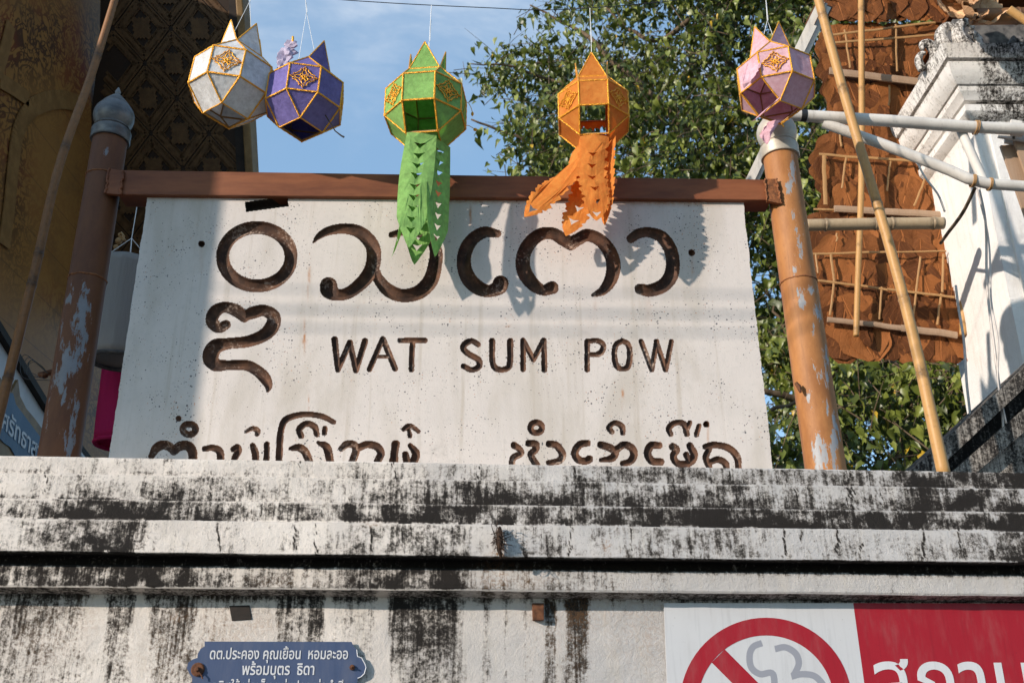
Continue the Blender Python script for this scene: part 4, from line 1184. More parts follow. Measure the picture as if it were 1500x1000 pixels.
def leaf_panel(label, u0, u1, v0, v1, Y, vslats, hslats, batten, ragged=False, tilt=0):
    tl, tr, bl = P(u0, v0, Y), P(u1, v0, Y), P(u0, v1, Y)
    x0, x1, z1, z0 = tl.x, tr.x, tl.z, bl.z
    t = thing('leaf_screen', (x0, Y, z0), label, 'leaf panel', 'dry leaf panels behind the orange post')
    b = MB(); Hh = z1 - z0; n = max(4, int((x1 - x0) / .17))
    for r_, zc in enumerate(np.arange(z1 + .05, z0 - .02, -.17)):
        for i in range(n + 1):
            xc = x0 + (x1 - x0) * (i + .5 * (r_ % 2)) / n + random.uniform(-.03, .03)
            a = random.uniform(-.45, .45); L = random.uniform(.42, .54); zz = zc - .12 + random.uniform(-.03, .03)
            zz = min(max(zz, z0 + L * (.30 if ragged else .40)), z1 - L * .40)
            xc = min(max(xc, x0 + .09), x1 - .05)
            leaf_patch(b, (xc, Y + .016 - .007 * r_ - .008 * random.random(), zz), (math.cos(a), 0, math.sin(a)), (math.sin(a), 0, -math.cos(a)), L, random.uniform(.30, .40), random.uniform(0, 50), .012)
    b.build('leaf_mat', M['dryleaf'], t, smooth=True)
    b = MB(); b.box((x0 + .01, Y + .05, z0 + .04), (x1, Y + .056, z1 - .01)); b.uvs = {i: (.3, .3) for i in range(8)}; b.att = {'tint': [.2] * 8}; b.build('backing_leaf', M['dryleaf'], t)
    yf = Y - .045
    b_ = lambda p, q, w, nm, m: _slat(p, q, w, nm, m, t)
    for (a0, b0, a1, b1, w) in vslats + hslats: _slat(P(a0, b0, yf), P(a1, b1, yf - (0 if abs(a1 - a0) < 40 else .006)), w, 'slat', 'slat', t)
    for (a0, b0, a1, b1, w) in batten: _slat(P(a0, b0, yf - .022), P(a1, b1, yf - .022), w, 'batten', 'batten', t, .018)
    return t


def _slat(p, q, w, nm, m, t, th=.007):
    b = MB(); wv = w * .8 * depth(p) / FPX; d = (q - p); n = 14; x = d.normalized().cross(Vector((0, 1, 0))).normalized(); fs = []; vs = []
    for i in range(n + 1):
        s = i / n; c = p + d * s + Vector((0, .004 * fbm(s * 3, p.x * 9, 1), 0)) + x * .006 * fbm(s * 2.5, p.z * 7, 4)
        for sx, sy in ((-1, -.4), (-.4, -1), (.4, -1), (1, -.4), (1, 1), (-1, 1)): vs.append(c + x * sx * wv / 2 + Vector((0, 1, 0)) * sy * th / 2)
    for i in range(n):
        for k in range(6): fs.append((i * 6 + k, i * 6 + (k + 1) % 6, (i + 1) * 6 + (k + 1) % 6, (i + 1) * 6 + k))
    fs += [tuple(range(6)), tuple(range(n * 6, n * 6 + 6))]
    b.add(vs, fs); b.att = {'node': [0.0] * len(vs)}
    b.build(nm, M[m], t)


leaf_panel('topmost ragged dry leaf screen cut off by the top of the picture', 1200, 1400, -60, 18, 6.26, [(1262, -50, 1262, 14, 4)], [(1200, -10, 1400, -16, 5)], [], True)
leaf_panel('upper dry leaf screen with grey split batten beside the white pillar', 1207, 1440, 40, 246, 6.28, [(1238, 44, 1245, 100, 3.5), (1312, 36, 1314, 105, 3.5), (1303, 125, 1303, 155, 3.5), (1230, 190, 1233, 215, 3.5)],
           [(1214, 52, 1370, 33, 4.5), (1210, 64, 1370, 51, 4.5)], [(1215, 104, 1365, 122, 15)])
leaf_panel('middle dry leaf screen between two bands of split bamboo', 1203, 1440, 204, 338, 6.235, [(1240, 228, 1234, 276, 3.5), (1305, 232, 1300, 280, 3.5), (1355, 262, 1339, 302, 3.5), (1207, 228, 1210, 300, 7)],
           [(1200, 226, 1350, 236, 5), (1192, 307, 1232, 307, 4)], [(1222, 306, 1380, 314, 13)])
leaf_panel('lowest dry leaf screen with curled ragged leaves along its lower edge', 1190, 1460, 318, 512, 6.19, [(1217, 372, 1222, 412, 4.5), (1222, 412, 1216, 462, 4), (1291, 420, 1288, 468, 3.5), (1348, 376, 1337, 470, 3.5), (1382, 372, 1380, 428, 4), (1378, 430, 1373, 476, 4), (1226, 342, 1226, 354, 3), (1195, 372, 1198, 400, 3)],
           [(1187, 372, 1300, 369, 4), (1300, 369, 1386, 368, 3), (1196, 410, 1300, 424, 4.5), (1300, 424, 1398, 435, 4.5)], [(1212, 468, 1320, 480, 10), (1320, 480, 1402, 491, 13)], True)

# canopy of dry leaves over the pillar
cp = thing('leaf_canopy', P(1500, 20, 5.1), 'canopy of curled pale dry leaves hanging above the white pillar', 'leaf canopy')
b = MB()
for k in range(46):
    u, v, Y = random.uniform(1350, 1640), random.uniform(-150, -8), random.uniform(4.95, 5.9)
    if u < 1375: v -= 20
    a = random.uniform(-.9, .9)
    leaf_patch(b, P(u, v, Y), (math.cos(a), .2, math.sin(a) * .4), (math.sin(a) * .5, -.75, -.55 + random.uniform(-.3, .2)), random.uniform(.28, .38), random.uniform(.20, .28), random.uniform(0, 60), .05)
for u, v, a, Y in ((1395, 2, .5, 4.98), (1425, 8, -.2, 4.95), (1446, 12, -.7, 4.97), (1415, -12, .1, 4.93), (1382, -18, .4, 5.0)):
    leaf_patch(b, P(u, v, Y), (math.cos(a), .15, math.sin(a)), (math.sin(a), -.25, -math.cos(a)), .27, .20, random.uniform(0, 60), .05)
b.build('leaf_mat', M['dryleaf_pale'], cp, smooth=True)
b = MB(); q = P(1372, -12, 5.2); b.box((q.x + .32, 5.05, q.z + .22), (q.x + 2.2, 6.3, q.z + .25)); b.att = {'tint': [.3] * 8}; b.uvs = {i: (.3, .3) for i in range(8)}; b.build('leaf_sheet', M['dryleaf'], cp)


# ------------------------------------------------------------------ Lanna paper lanterns
def lantern(name, label, cen, wpx, Y, rot, tilt, paper, skip=(), emb=(0, 1, 2, 3), ears=(0, 1, 2, 3), torn=None, top_px=None):
    c = P(*cen, Y); a = wpx * depth(c) / FPX / 2.414 * .98; h = a / 2; k = h * (1 + math.sqrt(2))
    Rm = Matrix.Rotation(R(tilt[0]), 3, 'X') @ Matrix.Rotation(R(tilt[1]), 3, 'Y') @ Matrix.Rotation(R(rot), 3, 'Z')
    T = lambda x, y, z: c + Rm @ Vector((x, y, z))
    t = thing(name, T(0, 0, -k), label, 'paper lantern', 'paper lanterns strung over the sign')
    faces = {}; edges = set()

    def key(p): return tuple(round(x / h, 2) for x in p)

    def addf(nm, ps): faces[nm] = ps
    dirs = [(1, 0), (0, 1), (-1, 0), (0, -1)]       # +x, +y, -x, -y
    for i, (dx, dy) in enumerate(dirs):
        px_, py_ = -dy, dx
        e = lambda s, r_, z: (dx * r_ + px_ * s, dy * r_ + py_ * s, z)
        addf(('belt', i), [e(-h, k, -h), e(h, k, -h), e(h, k, h), e(-h, k, h)])
        addf(('up', i), [e(-h, k, h), e(h, k, h), e(h, h, k), e(-h, h, k)])
        addf(('low', i), [e(-h, h, -k), e(h, h, -k), e(h, k, -h), e(-h, k, -h)])
        # diagonal faces between dir i and dir i+1
        ex, ey = dirs[(i + 1) % 4]
        q = lambda p, r_, z: (dx * p + ex * r_, dy * p + ey * r_, z)
        addf(('diag', i), [q(k, h, -h), q(h, k, -h), q(h, k, h), q(k, h, h)])
        addf(('tup', i), [q(k, h, h), q(h, k, h), q(h, h, k)])
        addf(('tlow', i), [q(k, h, -h), q(h, h, -k), q(h, k, -h)])
    b = MB(); en = set()
    for nm, ps in faces.items():
        for p, q in zip(ps, ps[1:] + ps[:1]): en.add(tuple(sorted((key(p), key(q)))))
        if nm in skip: continue
        # panel sags a little: subdivide
        n = len(ps); cc = np.mean(np.array(ps), 0)
        bulge = np.array(cc) / np.linalg.norm(cc) * a * (-.025)
        if n == 4:
            g = 6; vs = []; A0, A1, A2, A3 = [np.array(x) for x in ps]
            for i in range(g + 1):
                for j in range(g + 1):
                    s, r_ = i / g, j / g
                    p = (A0 * (1 - s) + A1 * s) * (1 - r_) + (A3 * (1 - s) + A2 * s) * r_
                    f = 16 * s * (1 - s) * r_ * (1 - r_)
                    p = p + bulge * f + cc / np.linalg.norm(cc) * a * .012 * fbm(p[0] * 22 + Y * 7, p[1] * 22, p[2] * 22) * min(1, f * 4)
                    vs.append(T(*p))
            b.add(vs, [(i * (g + 1) + j, (i + 1) * (g + 1) + j, (i + 1) * (g + 1) + j + 1, i * (g + 1) + j + 1) for i in range(g) for j in range(g)])
        else: b.add([T(*p) for p in ps], [(0, 1, 2)])
    if torn:
        for nm, part in torn:                        # strip of paper left at the top of a torn panel
            A0, A1, A2, A3 = [np.array(x) for x in faces[nm]]; vs = []; g = 12
            for i in range(g + 1):
                s = i / g; lo = 1 - part * (1 - .35 * abs(s - .5) * 2 + .22 * math.sin(i * 2.4))
                nn = (A0 + A1 + A2 + A3) / 4; nn = nn / np.linalg.norm(nn)
                for r_ in (1, (1 + lo) / 2, lo): vs.append(T(*((A0 * (1 - s) + A1 * s) * (1 - r_) + (A3 * (1 - s) + A2 * s) * r_ + nn * a * .10 * (1 - r_) * part)))
            b.add(vs, [(i * 3 + j, (i + 1) * 3 + j, (i + 1) * 3 + j + 1, i * 3 + j + 1) for i in range(g) for j in range(2)])
    b.build('paper_body', M[paper], t, solid=.0012)
    b = MB()
    for p, q in sorted(en):
        P0, P1 = Vector(p) * h * 1.006, Vector(q) * h * 1.006
        zz = (P0.z + P1.z) / 2
        lowring = P0.z < -k * .97 and P1.z < -k * .97
        n = 9; L = [P0.lerp(P1, i / n) for i in range(n + 1)]
        b.tube([T(*(x * (1 + .004 * (-1) ** i))) for i, x in enumerate(L)], a * (.030 if not lowring else .022), 6)
    b.build('gold_trim', M['gold'], t)
    b = MB()                                          # bamboo frame inside
    for p, q in sorted(en): b.bar(T(*(Vector(p) * h * .975)), T(*(Vector(q) * h * .975)), a * .035, a * .035)
    b.build('frame', M['stick'], t)
    for i in emb:                                     # gold filigree diamonds
        ps = [np.array(x) for x in faces[('diag', i)]]; cc = np.mean(ps, 0); ex = (ps[1] - ps[0]); ex = ex / np.linalg.norm(ex); ez = np.array((0, 0, 1.)); nn = cc / np.linalg.norm(cc)
        E = lambda x, z: T(*(cc + ex * x * a * .46 + ez * z * a * .42 + nn * a * .022)); b = MB()
        zig = []
        for s in range(4):
            a0, a1 = s * math.pi / 2, (s + 1) * math.pi / 2
            for q in range(8):
                f = q / 8; x = math.cos(a0) * (1 - f) + math.cos(a1) * f; z = math.sin(a0) * (1 - f) + math.sin(a1) * f
                m_ = 1.0 if q % 2 == 0 else .84
                if q == 4: m_ *= .86
                zig.append(E(x * m_, z * m_))
        b.tube(zig, a * .022, 5, closed=True)
        for s in range(8):
            an = s * math.pi / 4; ln = .66 if s % 2 == 0 else .40; wd = .16 if s % 2 == 0 else .11
            L = [(math.cos(an) * r_ - math.sin(an) * w_, math.sin(an) * r_ + math.cos(an) * w_) for r_, w_ in ((.12, 0), (.3 * ln / .5, wd), (ln, .0), (.3 * ln / .5, -wd))]
            b.tube([E(x, z) for x, z in spline(L + L[:1], 3)[:-1]], a * .017, 5, closed=True)
        b.tube([E(.11 * math.cos(q), .11 * math.sin(q)) for q in np.linspace(0, 6.28, 9)[:-1]], a * .03, 5, closed=True)
        b.build('gold_emblem', M['gold'], t)
    for i in ears:                                    # upright triangles on the top rim
        dx, dy = dirs[i]; A0 = Vector((dx * h - dy * h, dy * h + dx * h, k)); A1 = Vector((dx * h + dy * h, dy * h - dx * h, k))
        ap = (A0 + A1) / 2 + Vector((dx * h * .16, dy * h * .16, a * .98)); b = MB()
        b.add([T(*A0), T(*A1), T(*ap)], [(0, 1, 2)]); eo = b.build('ear', M[paper], t, solid=.0015); WLOC[eo.name] = WLOC[t.name]
        b = MB()
        for p, q in ((A0, ap), (A1, ap), (A0, A1)): b.tube([T(*p.lerp(q, j / 6)) for j in range(7)], a * .024, 6)
        b.build('ear_trim', M['gold'], eo)
    # hanging string: two strands joining above, then up to the wire
    if top_px:
        kn, tp, a0, a1 = top_px
        b = MB(); kp = P(*kn, Y); tp_ = P(*tp, Y)
        for i in (a0, a1):
            dx, dy = dirs[i]; b.tube([T(dx * h, dy * h, k), kp], .0014, 5)
        b.tube([kp, tp_], .0018, 5); b.tube([kp + Vector((.004, 0, 0)), kp.lerp(tp_, .6) + Vector((.003, .002, 0))], .0012, 5)
        b.build('string', M['string'], t)
    return t, T, a, h, k, faces


def strip(mb, edge0, edge1, path, width, holes, serr=0, tip=.25, n=34, twist=None, wseed=0):
    """a paper tail: outline with optional serration and chevron cut-outs, bent along a path"""
    bm = bmesh.new(); ex0 = (edge1 - edge0).normalized()
    Lc = [Vector(q) for q in spline(path, 10)]; cum = np.cumsum([0] + [(Lc[i + 1] - Lc[i]).length for i in range(len(Lc) - 1)]); tot = cum[-1]

    def bend(s, t):
        x = t * tot; i = min(int(np.searchsorted(cum, x, side='right')) - 1, len(Lc) - 2); f = (x - cum[i]) / max(1e-6, cum[i + 1] - cum[i])
        p = Lc[i].lerp(Lc[i + 1], f); e = ex0 if twist is None else ex0.lerp(twist, min(1, t * 1.4)).normalized()
        nn = Vector((0, -1, 0))
        return p + e * s * width / 2 + nn * (.012 * fbm(t * 4 + wseed, s * .8, wseed) - .010 * s * s)

    def outline():
        L = []; Rr = []
        for i in range(n + 1):
            t = i / n; w = 1.0 if t < 1 - tip else max(0, 1 - ((t - 1 + tip) / tip)) ** .8
            w *= .92 + .12 * math.sin(math.pi * min(1, t / (1 - tip)))
            if serr and .14 < t < 1 - tip * .55: w *= 1 - serr * (((t * 9.5) % 1.0)) * (.8 + .4 * math.sin(i * 1.9))
            L.append((-w, t)); Rr.append((w, t))
        return L[:-1] + [(0, 1.0)] + Rr[:-1][::-1]
    loops = [outline()]
    for t, hw, hh in holes: loops.append([(-hw, t), (0, t + hh * .28), (hw, t), (hw * .40, t + hh * .70), (0, t + hh * 1.25), (-hw * .40, t + hh * .70)])
    eds = []
    for lp in loops:
        vsb = [bm.verts.new((x, y, 0)) for x, y in lp]
        for i in range(len(vsb)): eds.append(bm.edges.new((vsb[i], vsb[(i + 1) % len(vsb)])))
    bmesh.ops.triangle_fill(bm, use_beauty=True, use_dissolve=False, edges=eds)
    bmesh.ops.subdivide_edges(bm, edges=bm.edges, cuts=1)
    bm.verts.index_update()
    mb.add([bend(v.co.x, min(1, max(0, v.co.y))) for v in bm.verts], [tuple(v.index for v in f.verts) for f in bm.faces]); bm.free()


# white, purple and pink lanterns turn a corner panel to the street, green and orange a flat side
lantern('paper_lantern', 'white lantern with gold trim, leftmost of the row and touching the purple one', (341, 124), 112, 4.12, 45 + 6, (0, 5), 'p_white', ears=(0, 2, 3), top_px=((366, 2), (368, -16), 0, 2))
tw, T, a, h, k, faces = lantern('paper_lantern', 'purple lantern with gold trim and one crumpled ear beside the white lantern', (447, 146), 107, 4.15, 45 + 9, (0, 2), 'p_purple', ears=(0, 3), top_px=((449, 18), (447, -6), 0, 2))
M['p_lilac'] = material('crumpled_lilac_paper', m_paper((.60, .53, .66), .3))
b = MB(); L = spline([(410, 103, .020), (415, 92, .030), (420, 80, .036), (423, 72, .022), (428, 66, .032), (430, 60, .010)], 5); n_ = 16; vs = []; fs = []
for i, (u, v, rr) in enumerate(L):
    c_ = P(u, v, 4.12)
    for q in range(n_):
        an = q / n_ * 6.283; f_ = rr * (1 + .75 * fbm(math.cos(an) * 2.2, math.sin(an) * 2.2, i * .22, 3) + .25 * math.sin(an * 3 + i * .5))
        vs.append(c_ + Vector((math.cos(an) * f_, math.sin(an) * f_ * .6, .3 * f_ * math.sin(an * 2))))
for i in range(len(L) - 1):
    for q in range(n_): fs.append((i * n_ + q, i * n_ + (q + 1) % n_, (i + 1) * n_ + (q + 1) % n_, (i + 1) * n_ + q))
b.add(vs, fs); ce = b.build('crumpled_ear', M['p_lilac'], tw)
b = MB(); b.tube([P(429, 66, 4.11), P(429, 54, 4.11)], .006, 6); b.build('ear_tip', M['gold'], ce)
b = MB(); b.tube([T(h * .2, -h * 2, -h * 1.9), P(491, 192, 4.1), P(500, 199, 4.1), P(504, 201, 4.1)], [.003, .003, .004, .005], 6); b.build('loose_tassel', M['darkwood'], tw)

tg, T, a, h, k, faces = lantern('paper_lantern', 'green lantern with long green cut-paper tails hanging over the sign', (624, 160), 113, 4.13, -6, (0, 0), 'p_green', skip=(('low', 3),), top_px=((629, 60), (632, 8), 1, 3))
edge = lambda i: [T(*faces[('low', i)][0]), T(*faces[('low', i)][1])]
HG = [(.09 + .092 * i, .40 - .012 * i, .046) for i in range(9)]
tails_g = [(3, [(613, 217), (609, 262), (603, 320), (601, 346), (599, 363)], 4.05, 1.0), (0, [(640, 222), (642, 262), (641, 320), (639, 352), (637, 376)], 4.10, .78), (2, [(592, 226), (591, 262), (589, 320), (582, 352), (574, 377)], 4.18, .55), (1, [(612, 226), (615, 262), (614, 320), (612, 356), (607, 388)], 4.24, 1.0)]
for i, pth, Yt, wf in tails_g:
    e = edge(i); b = MB(); m0 = (e[0] + e[1]) / 2
    path = [m0] + [P(u, v, Yt) for u, v in pth[1:]]
    ex = Vector((1, 0, 0)) if i in (1, 3) else Vector((.12, -.99, 0)) if i == 2 else Vector((.62, .78, 0))
    strip(b, Vector((0, 0, 0)), ex, path, a * 1.0, HG, 0, .26, wseed=i * 3.3)
    b.build('paper_tail', M['p_green'], tg, solid=.0008)
b = MB()
for pix in ([(679, 165), (684, 150), (690, 158), (692, 166)], [(678, 190), (684, 184), (690, 186), (696, 190)]):
    b.tube([Vector(q) for q in spline([P(u, v, 4.13) for u, v in pix], 4)], .0018, 5)
b.lathe(P(696, 190, 4.13), (0, 0, 1), [(.003, -.008), (.009, -.004), (.009, .004), (.003, .008)], 8); b.lathe(P(692, 167, 4.13), (0, 0, 1), [(.003, -.012), (.007, -.004), (.007, .004), (.003, .012)], 8)
b.build('loose_tassel', M['gold'], tg)

to, T, a, h, k, faces = lantern('paper_lantern', 'orange lantern with torn front window and ragged scaly tails', (869, 166), 102, 4.15, -4, (0, 0), 'p_orange', skip=(('low', 3), ('up', 1), ('belt', 1)), torn=[(('belt', 1), .35)], top_px=((866, 62), (864, 12), 1, 3))
HO = [(.22 + .135 * i, .30, .045) for i in range(6)]
tails_o = [(3, [(868, 222), (867, 250), (872, 280), (875, 300), (874, 323)], 4.07, 1.0, HO), (0, [(886, 222), (890, 245), (890, 270), (889, 300), (886, 330)], 4.12, .7, []), (2, [(852, 224), (842, 245), (815, 270), (795, 290), (768, 318)], 4.15, 1.0, [(.86, .34, .06)]), (1, [(862, 226), (862, 250), (857, 280), (845, 312), (829, 346)], 4.20, .9, [(.80, .34, .06), (.66, .3, .05)])]
for i, pth, Yt, wf, HH in tails_o:
    e = edge(i); b = MB(); m0 = (e[0] + e[1]) / 2
    path = [m0] + [P(u, v, Yt) for u, v in pth[1:]]
    ex = Vector((1, 0, 0)) if i in (1, 3) else (Vector((.4, -.9, 0)) if i == 0 else Vector((.5, -.85, .2)))
    tw_ = {2: Vector((.68, -.15, -.70)), 1: Vector((.93, -.2, -.28))}.get(i)
    strip(b, Vector((0, 0, 0)), ex, path, a * 1.08, HH, .30, .20, n=60, wseed=i * 5.1, twist=tw_)
    b.build('paper_tail', M['p_orange'], to, solid=.0008)

tp, T, a, h, k, faces = lantern('paper_lantern', 'pale pink lantern with torn panel in front of the orange post', (1136, 122), 105, 4.12, 45 - 15, (0, -2), 'p_pink', skip=(('low', 2),), ears=(2, 3), top_px=((1124, 30), (1121, -14), 0, 2))
b = MB()
strip(b, Vector((0, 0, 0)), Vector((1, -.2, 0)), [P(1136, 176, 4.06), P(1128, 186, 4.05), P(1122, 198, 4.05), P(1124, 212, 4.06)], .065, [], .25, .3, n=20, wseed=2)
strip(b, Vector((0, 0, 0)), Vector((.7, -.6, .35)), [P(1138, 146, 4.0), P(1124, 158, 3.98), P(1112, 170, 3.97), P(1101, 178, 3.98)], .07, [], .15, .4, n=20, wseed=8)
strip(b, Vector((0, 0, 0)), Vector((1, -.5, .2)), [P(1110, 80, 4.0), P(1102, 100, 3.97), P(1095, 118, 3.96), P(1090, 130, 3.98)], .10, [], .3, .3, n=24, wseed=5)
b.build('torn_paper', M['p_pink'], tp, solid=.0008)
b = MB(); b.tube([P(1146, 178, 4.08), P(1146, 182, 4.08), P(1148, 186, 4.08)], .004, 5); b.build('gold_knot', M['gold'], tp)

# ------------------------------------------------------------------ temple on the left
XW = -3.22
tm = thing('temple_building', (XW - 2, 7, 0), 'dark gilded timber temple with painted wall and deep patterned eaves at the left', 'temple')


def XP(u, v, x=XW):
    d = ray(u, v); return CAM + d * ((x - CAM.x) / d.x)


yA, yB = 4.7, 7.7
b = MB(); N = 60; K = 60
zs = np.linspace(0, 7.2, K); ys = np.linspace(yA, yB, N)
b.v = [(XW, y, z) for y in ys for z in zs]; b.f = [(i * K + j, (i + 1) * K + j, (i + 1) * K + j + 1, i * K + j + 1) for i in range(N - 1) for j in range(K - 1)]
U_, V_ = zip(*[px(p) for p in b.v]); U_ = np.array(U_); V_ = np.array(V_)
orn = np.clip(blob(U_, V_, [(40, 60, 120, 60, 1.3), (20, 240, 26, 160, 1.0), (120, 100, 50, 70, 1.0), (0, 140, 30, 60, 1.2), (150, 600, 40, 60, .9), (80, 450, 30, 40, .5), (140, 330, 30, 120, .5), (60, 330, 40, 60, .35)]), .08, 1)
b.att = {'ornate': orn}
b.build('painted_wall', M['goldwall'], tm)
b = MB(); b.box((XW - 1.2, yA, 0), (XW - .02, yB, 7.2)); b.build('wall_core', M['darkwood'], tm)
# painted scroll bands on the wall: raised gilt ribbons
b = MB()


def wall_ribbon(pix, w):
    q = [XP(u, v, XW + .012) for u, v in pix]; L = [Vector(z) for z in spline(q, 8)]
    for i in range(len(L) - 1):
        d = (L[i + 1] - L[i]).normalized(); n = Vector((1, 0, 0)); s = d.cross(n).normalized() * w
        b.add([L[i] - s, L[i] + s, L[i + 1] + s, L[i + 1] - s], [(0, 1, 2, 3)])


wall_ribbon([(118, 152), (85, 146), (48, 158), (28, 190), (20, 240), (14, 300), (6, 360)], .065)
wall_ribbon([(0, 118), (20, 130), (42, 146)], .05); wall_ribbon([(-4, 110), (8, 70), (16, 36)], .05)
b.build('scroll_band', M['gilt'], tm, solid=.008)
# white lower wall band, seen in the corner behind the left post
b = MB(); f = [XP(-60, 395, XW + .03), XP(0, 478, XW + .03), XP(66, 598, XW + .03), XP(130, 668, XW + .03), XP(175, 740, XW + .03), XP(-60, 900, XW + .03)]
b.prism(f, [Vector((XW + .001, p.y, p.z)) for p in f]); b.build('white_dado', M['whitewall'], tm)
b = MB(); b.bar(XP(-60, 388, XW + .05), XP(66, 594, XW + .05), .05, .05, Vector((1, 0, 0))); b.bar(XP(66, 594, XW + .05), XP(175, 733, XW + .05), .05, .05, Vector((1, 0, 0))); b.build('dado_rail', M['darkwood'], tm)
b = MB(); b.bar(XP(100, 640, XW + .06), XP(150, 700, XW + .06), .06, .03, Vector((1, 0, 0))); b.build('white_rail', M['whitewall'], tm)

# sloping soffit with the diamond pattern
S0, S1, S2 = P(250, 0, 6.0), P(350, 0, 6.0), P(250, 400, 6.9)
SN = (S1 - S0).cross(S2 - S0).normalized()
if SN.y > 0: SN = -SN


def SP(u, v, lift=0.0): return PP(u, v, S0 + SN * lift, SN)


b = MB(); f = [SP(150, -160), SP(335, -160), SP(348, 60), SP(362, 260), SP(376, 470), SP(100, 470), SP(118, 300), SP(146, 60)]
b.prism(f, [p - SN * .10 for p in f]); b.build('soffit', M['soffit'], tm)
L1 = np.array((-137., 202.)); L2 = np.array((180., 205.)); O = np.array((259.5, 143.))
b = MB(); b2 = MB(); b3 = MB()
cells = [(i, j) for i in range(-4, 5) for j in range(-4, 5)]


def inside(p): return -120 < p[1] < 430 and 158 - .0 < p[0] + (p[1] - 60) * .10 and p[0] < 338 + p[1] * .098


def clipbar(mb, p, q, w, lift):
    n = 12; pts_ = [p + (q - p) * i / n for i in range(n + 1)]
    for s, e in zip(pts_[:-1], pts_[1:]):
        if inside(s) and inside(e):
            A0, A1 = SP(*s, lift), SP(*e, lift); d = (A1 - A0).normalized(); x = d.cross(SN).normalized() * w
            mb.add([A0 - x, A0 + x, A1 + x, A1 - x], [(0, 1, 2, 3)])


C0 = np.array((345.7, 34.))                          # a crossing of the lattice (photo pixels at the soffit)
C0 = np.array((150 + 420 / 3.848, 555 / 3.848)); A1_ = np.array((-38., 51.)); A2_ = np.array((47., 51.5))
for i, j in cells:
    o_ = C0 + A1_ * i + A2_ * j; cc = o_ + (A1_ + A2_) / 2
    for f_, w_s in ((.90, .012), (.74, .030), (.60, .010)):
        cs4 = [cc + (s * A1_ + r_ * A2_) / 2 * f_ for s, r_ in ((-1, -1), (1, -1), (1, 1), (-1, 1))]
        for p, q in zip(cs4, cs4[1:] + cs4[:1]): clipbar(b, p, q, w_s, .006)
    star = []                                        # flower in each lozenge
    for q in range(32):
        an = q * math.pi / 16; rr = .12 + .10 * abs(math.cos(an * 2)) ** .6 + .07 * abs(math.cos(an * 4)) ** .5
        star.append(cc + A1_ * math.cos(an) * rr + A2_ * math.sin(an) * rr)
    if all(inside(p) for p in star):
        fl = MB(); fl.add([SP(*p, .007) for p in star], [tuple(range(32))]); fl.build('gilt_flower', M['soffit_gold'], tm, solid=.006)
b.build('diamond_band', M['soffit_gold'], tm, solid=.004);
b = MB()
for u0, u1, vv0, vv1, yy in ((341, 355, 362, 378, 0),): pass
f = [SP(346, -160, .02), SP(350, 30, .02), SP(371, 470, .02), SP(357, 470, .02), SP(336, 30, .02), SP(330, -160, .02)]
b.prism(f, [p - SN * .1 for p in f]); b.build('eave_edge', M['darkwood'], tm)
f = [SP(342, -160, .05), SP(358, 30, .05), SP(382, 470, .05), SP(370, 470, .05), SP(347, 30, .05), SP(332, -160, .05)]
b = MB(); b.prism(f, [p - SN * .2 for p in f]); b.build('gilt_edge', M['trim'], tm, bevel=.01)
# added timber roof nearer the street, outside the picture: shaped to shade the temple and the left of the sign
b = MB(); f = [Vector((-3.81, 2.78, 3.70)), Vector((-9.8, 2.78, 3.70)), Vector((-9.8, 2.78, 7.8)), Vector((-6.6, 2.78, 7.5)), Vector((-3.81, 2.78, 5.5))]
b.prism(f, [p + Vector((0, .2, 0)) for p in f]); b.build('shade_caster', M['shade_slab'], tm)
for x in (-9.3, -4.3):
    b = MB(); b.box((x - .2, 2.8, 0), (x + .2, 2.97, 3.7)); 
    if x < -5: b.build('shade_caster_column', M['shade_slab'], tm)

# blue temple plaque
tp_ = thing('temple_plaque', XP(20, 700, XW + .06), 'blue board with white lettering in a carved gold frame on the shaded temple wall', 'plaque')
fx = XW + .05
fr = [(-40, 560), (-8, 548), (12, 574), (16, 567), (22, 556), (25, 580), (34, 598), (46, 612), (62, 634), (75, 655), (110, 700), (60, 760), (-40, 690)]
f = [XP(u, v, fx) for u, v in fr]; b = MB(); b.prism([p + Vector((.02, 0, 0)) for p in f], f); b.build('carved_frame', M['trim'], tp_)
fr = [(-40, 578), (4, 573), (18, 576), (22, 592), (34, 608), (58, 640), (66, 662), (90, 700), (50, 720), (14, 655), (4, 648), (-3, 640), (-40, 660)]
f = [XP(u, v, fx + .021) for u, v in fr]; b = MB(); b.prism([p + Vector((.006, 0, 0)) for p in f], f); b.build('blue_field', M['blue2'], tp_)
cu = bpy.data.curves.new('txt', 'FONT'); cu.body = 'ศรัทธาสาธุ'; cu.resolution_u = 3; cu.offset = .016; cu.extrude = .001
o = bpy.data.objects.new('txt', cu); COL.objects.link(o); bpy.context.view_layer.update()
me = bpy.data.meshes.new_from_object(o.evaluated_get(bpy.context.evaluated_depsgraph_get()))
x1 = max(v.co.x for v in me.vertices); A0, A1, A2 = XP(1, 624, fx + .03), XP(66, 684, fx + .03), XP(4, 600, fx + .03)
b = MB(); b.v = [tuple(A0 + (A1 - A0) * (v.co.x / x1) + (A2 - A0) * (v.co.y / .62) + Vector((v.co.z, 0, 0))) for v in me.vertices]; b.f = [tuple(p.vertices) for p in me.polygons]
bpy.data.objects.remove(o); b.build('lettering', M['wtext'], tp_)

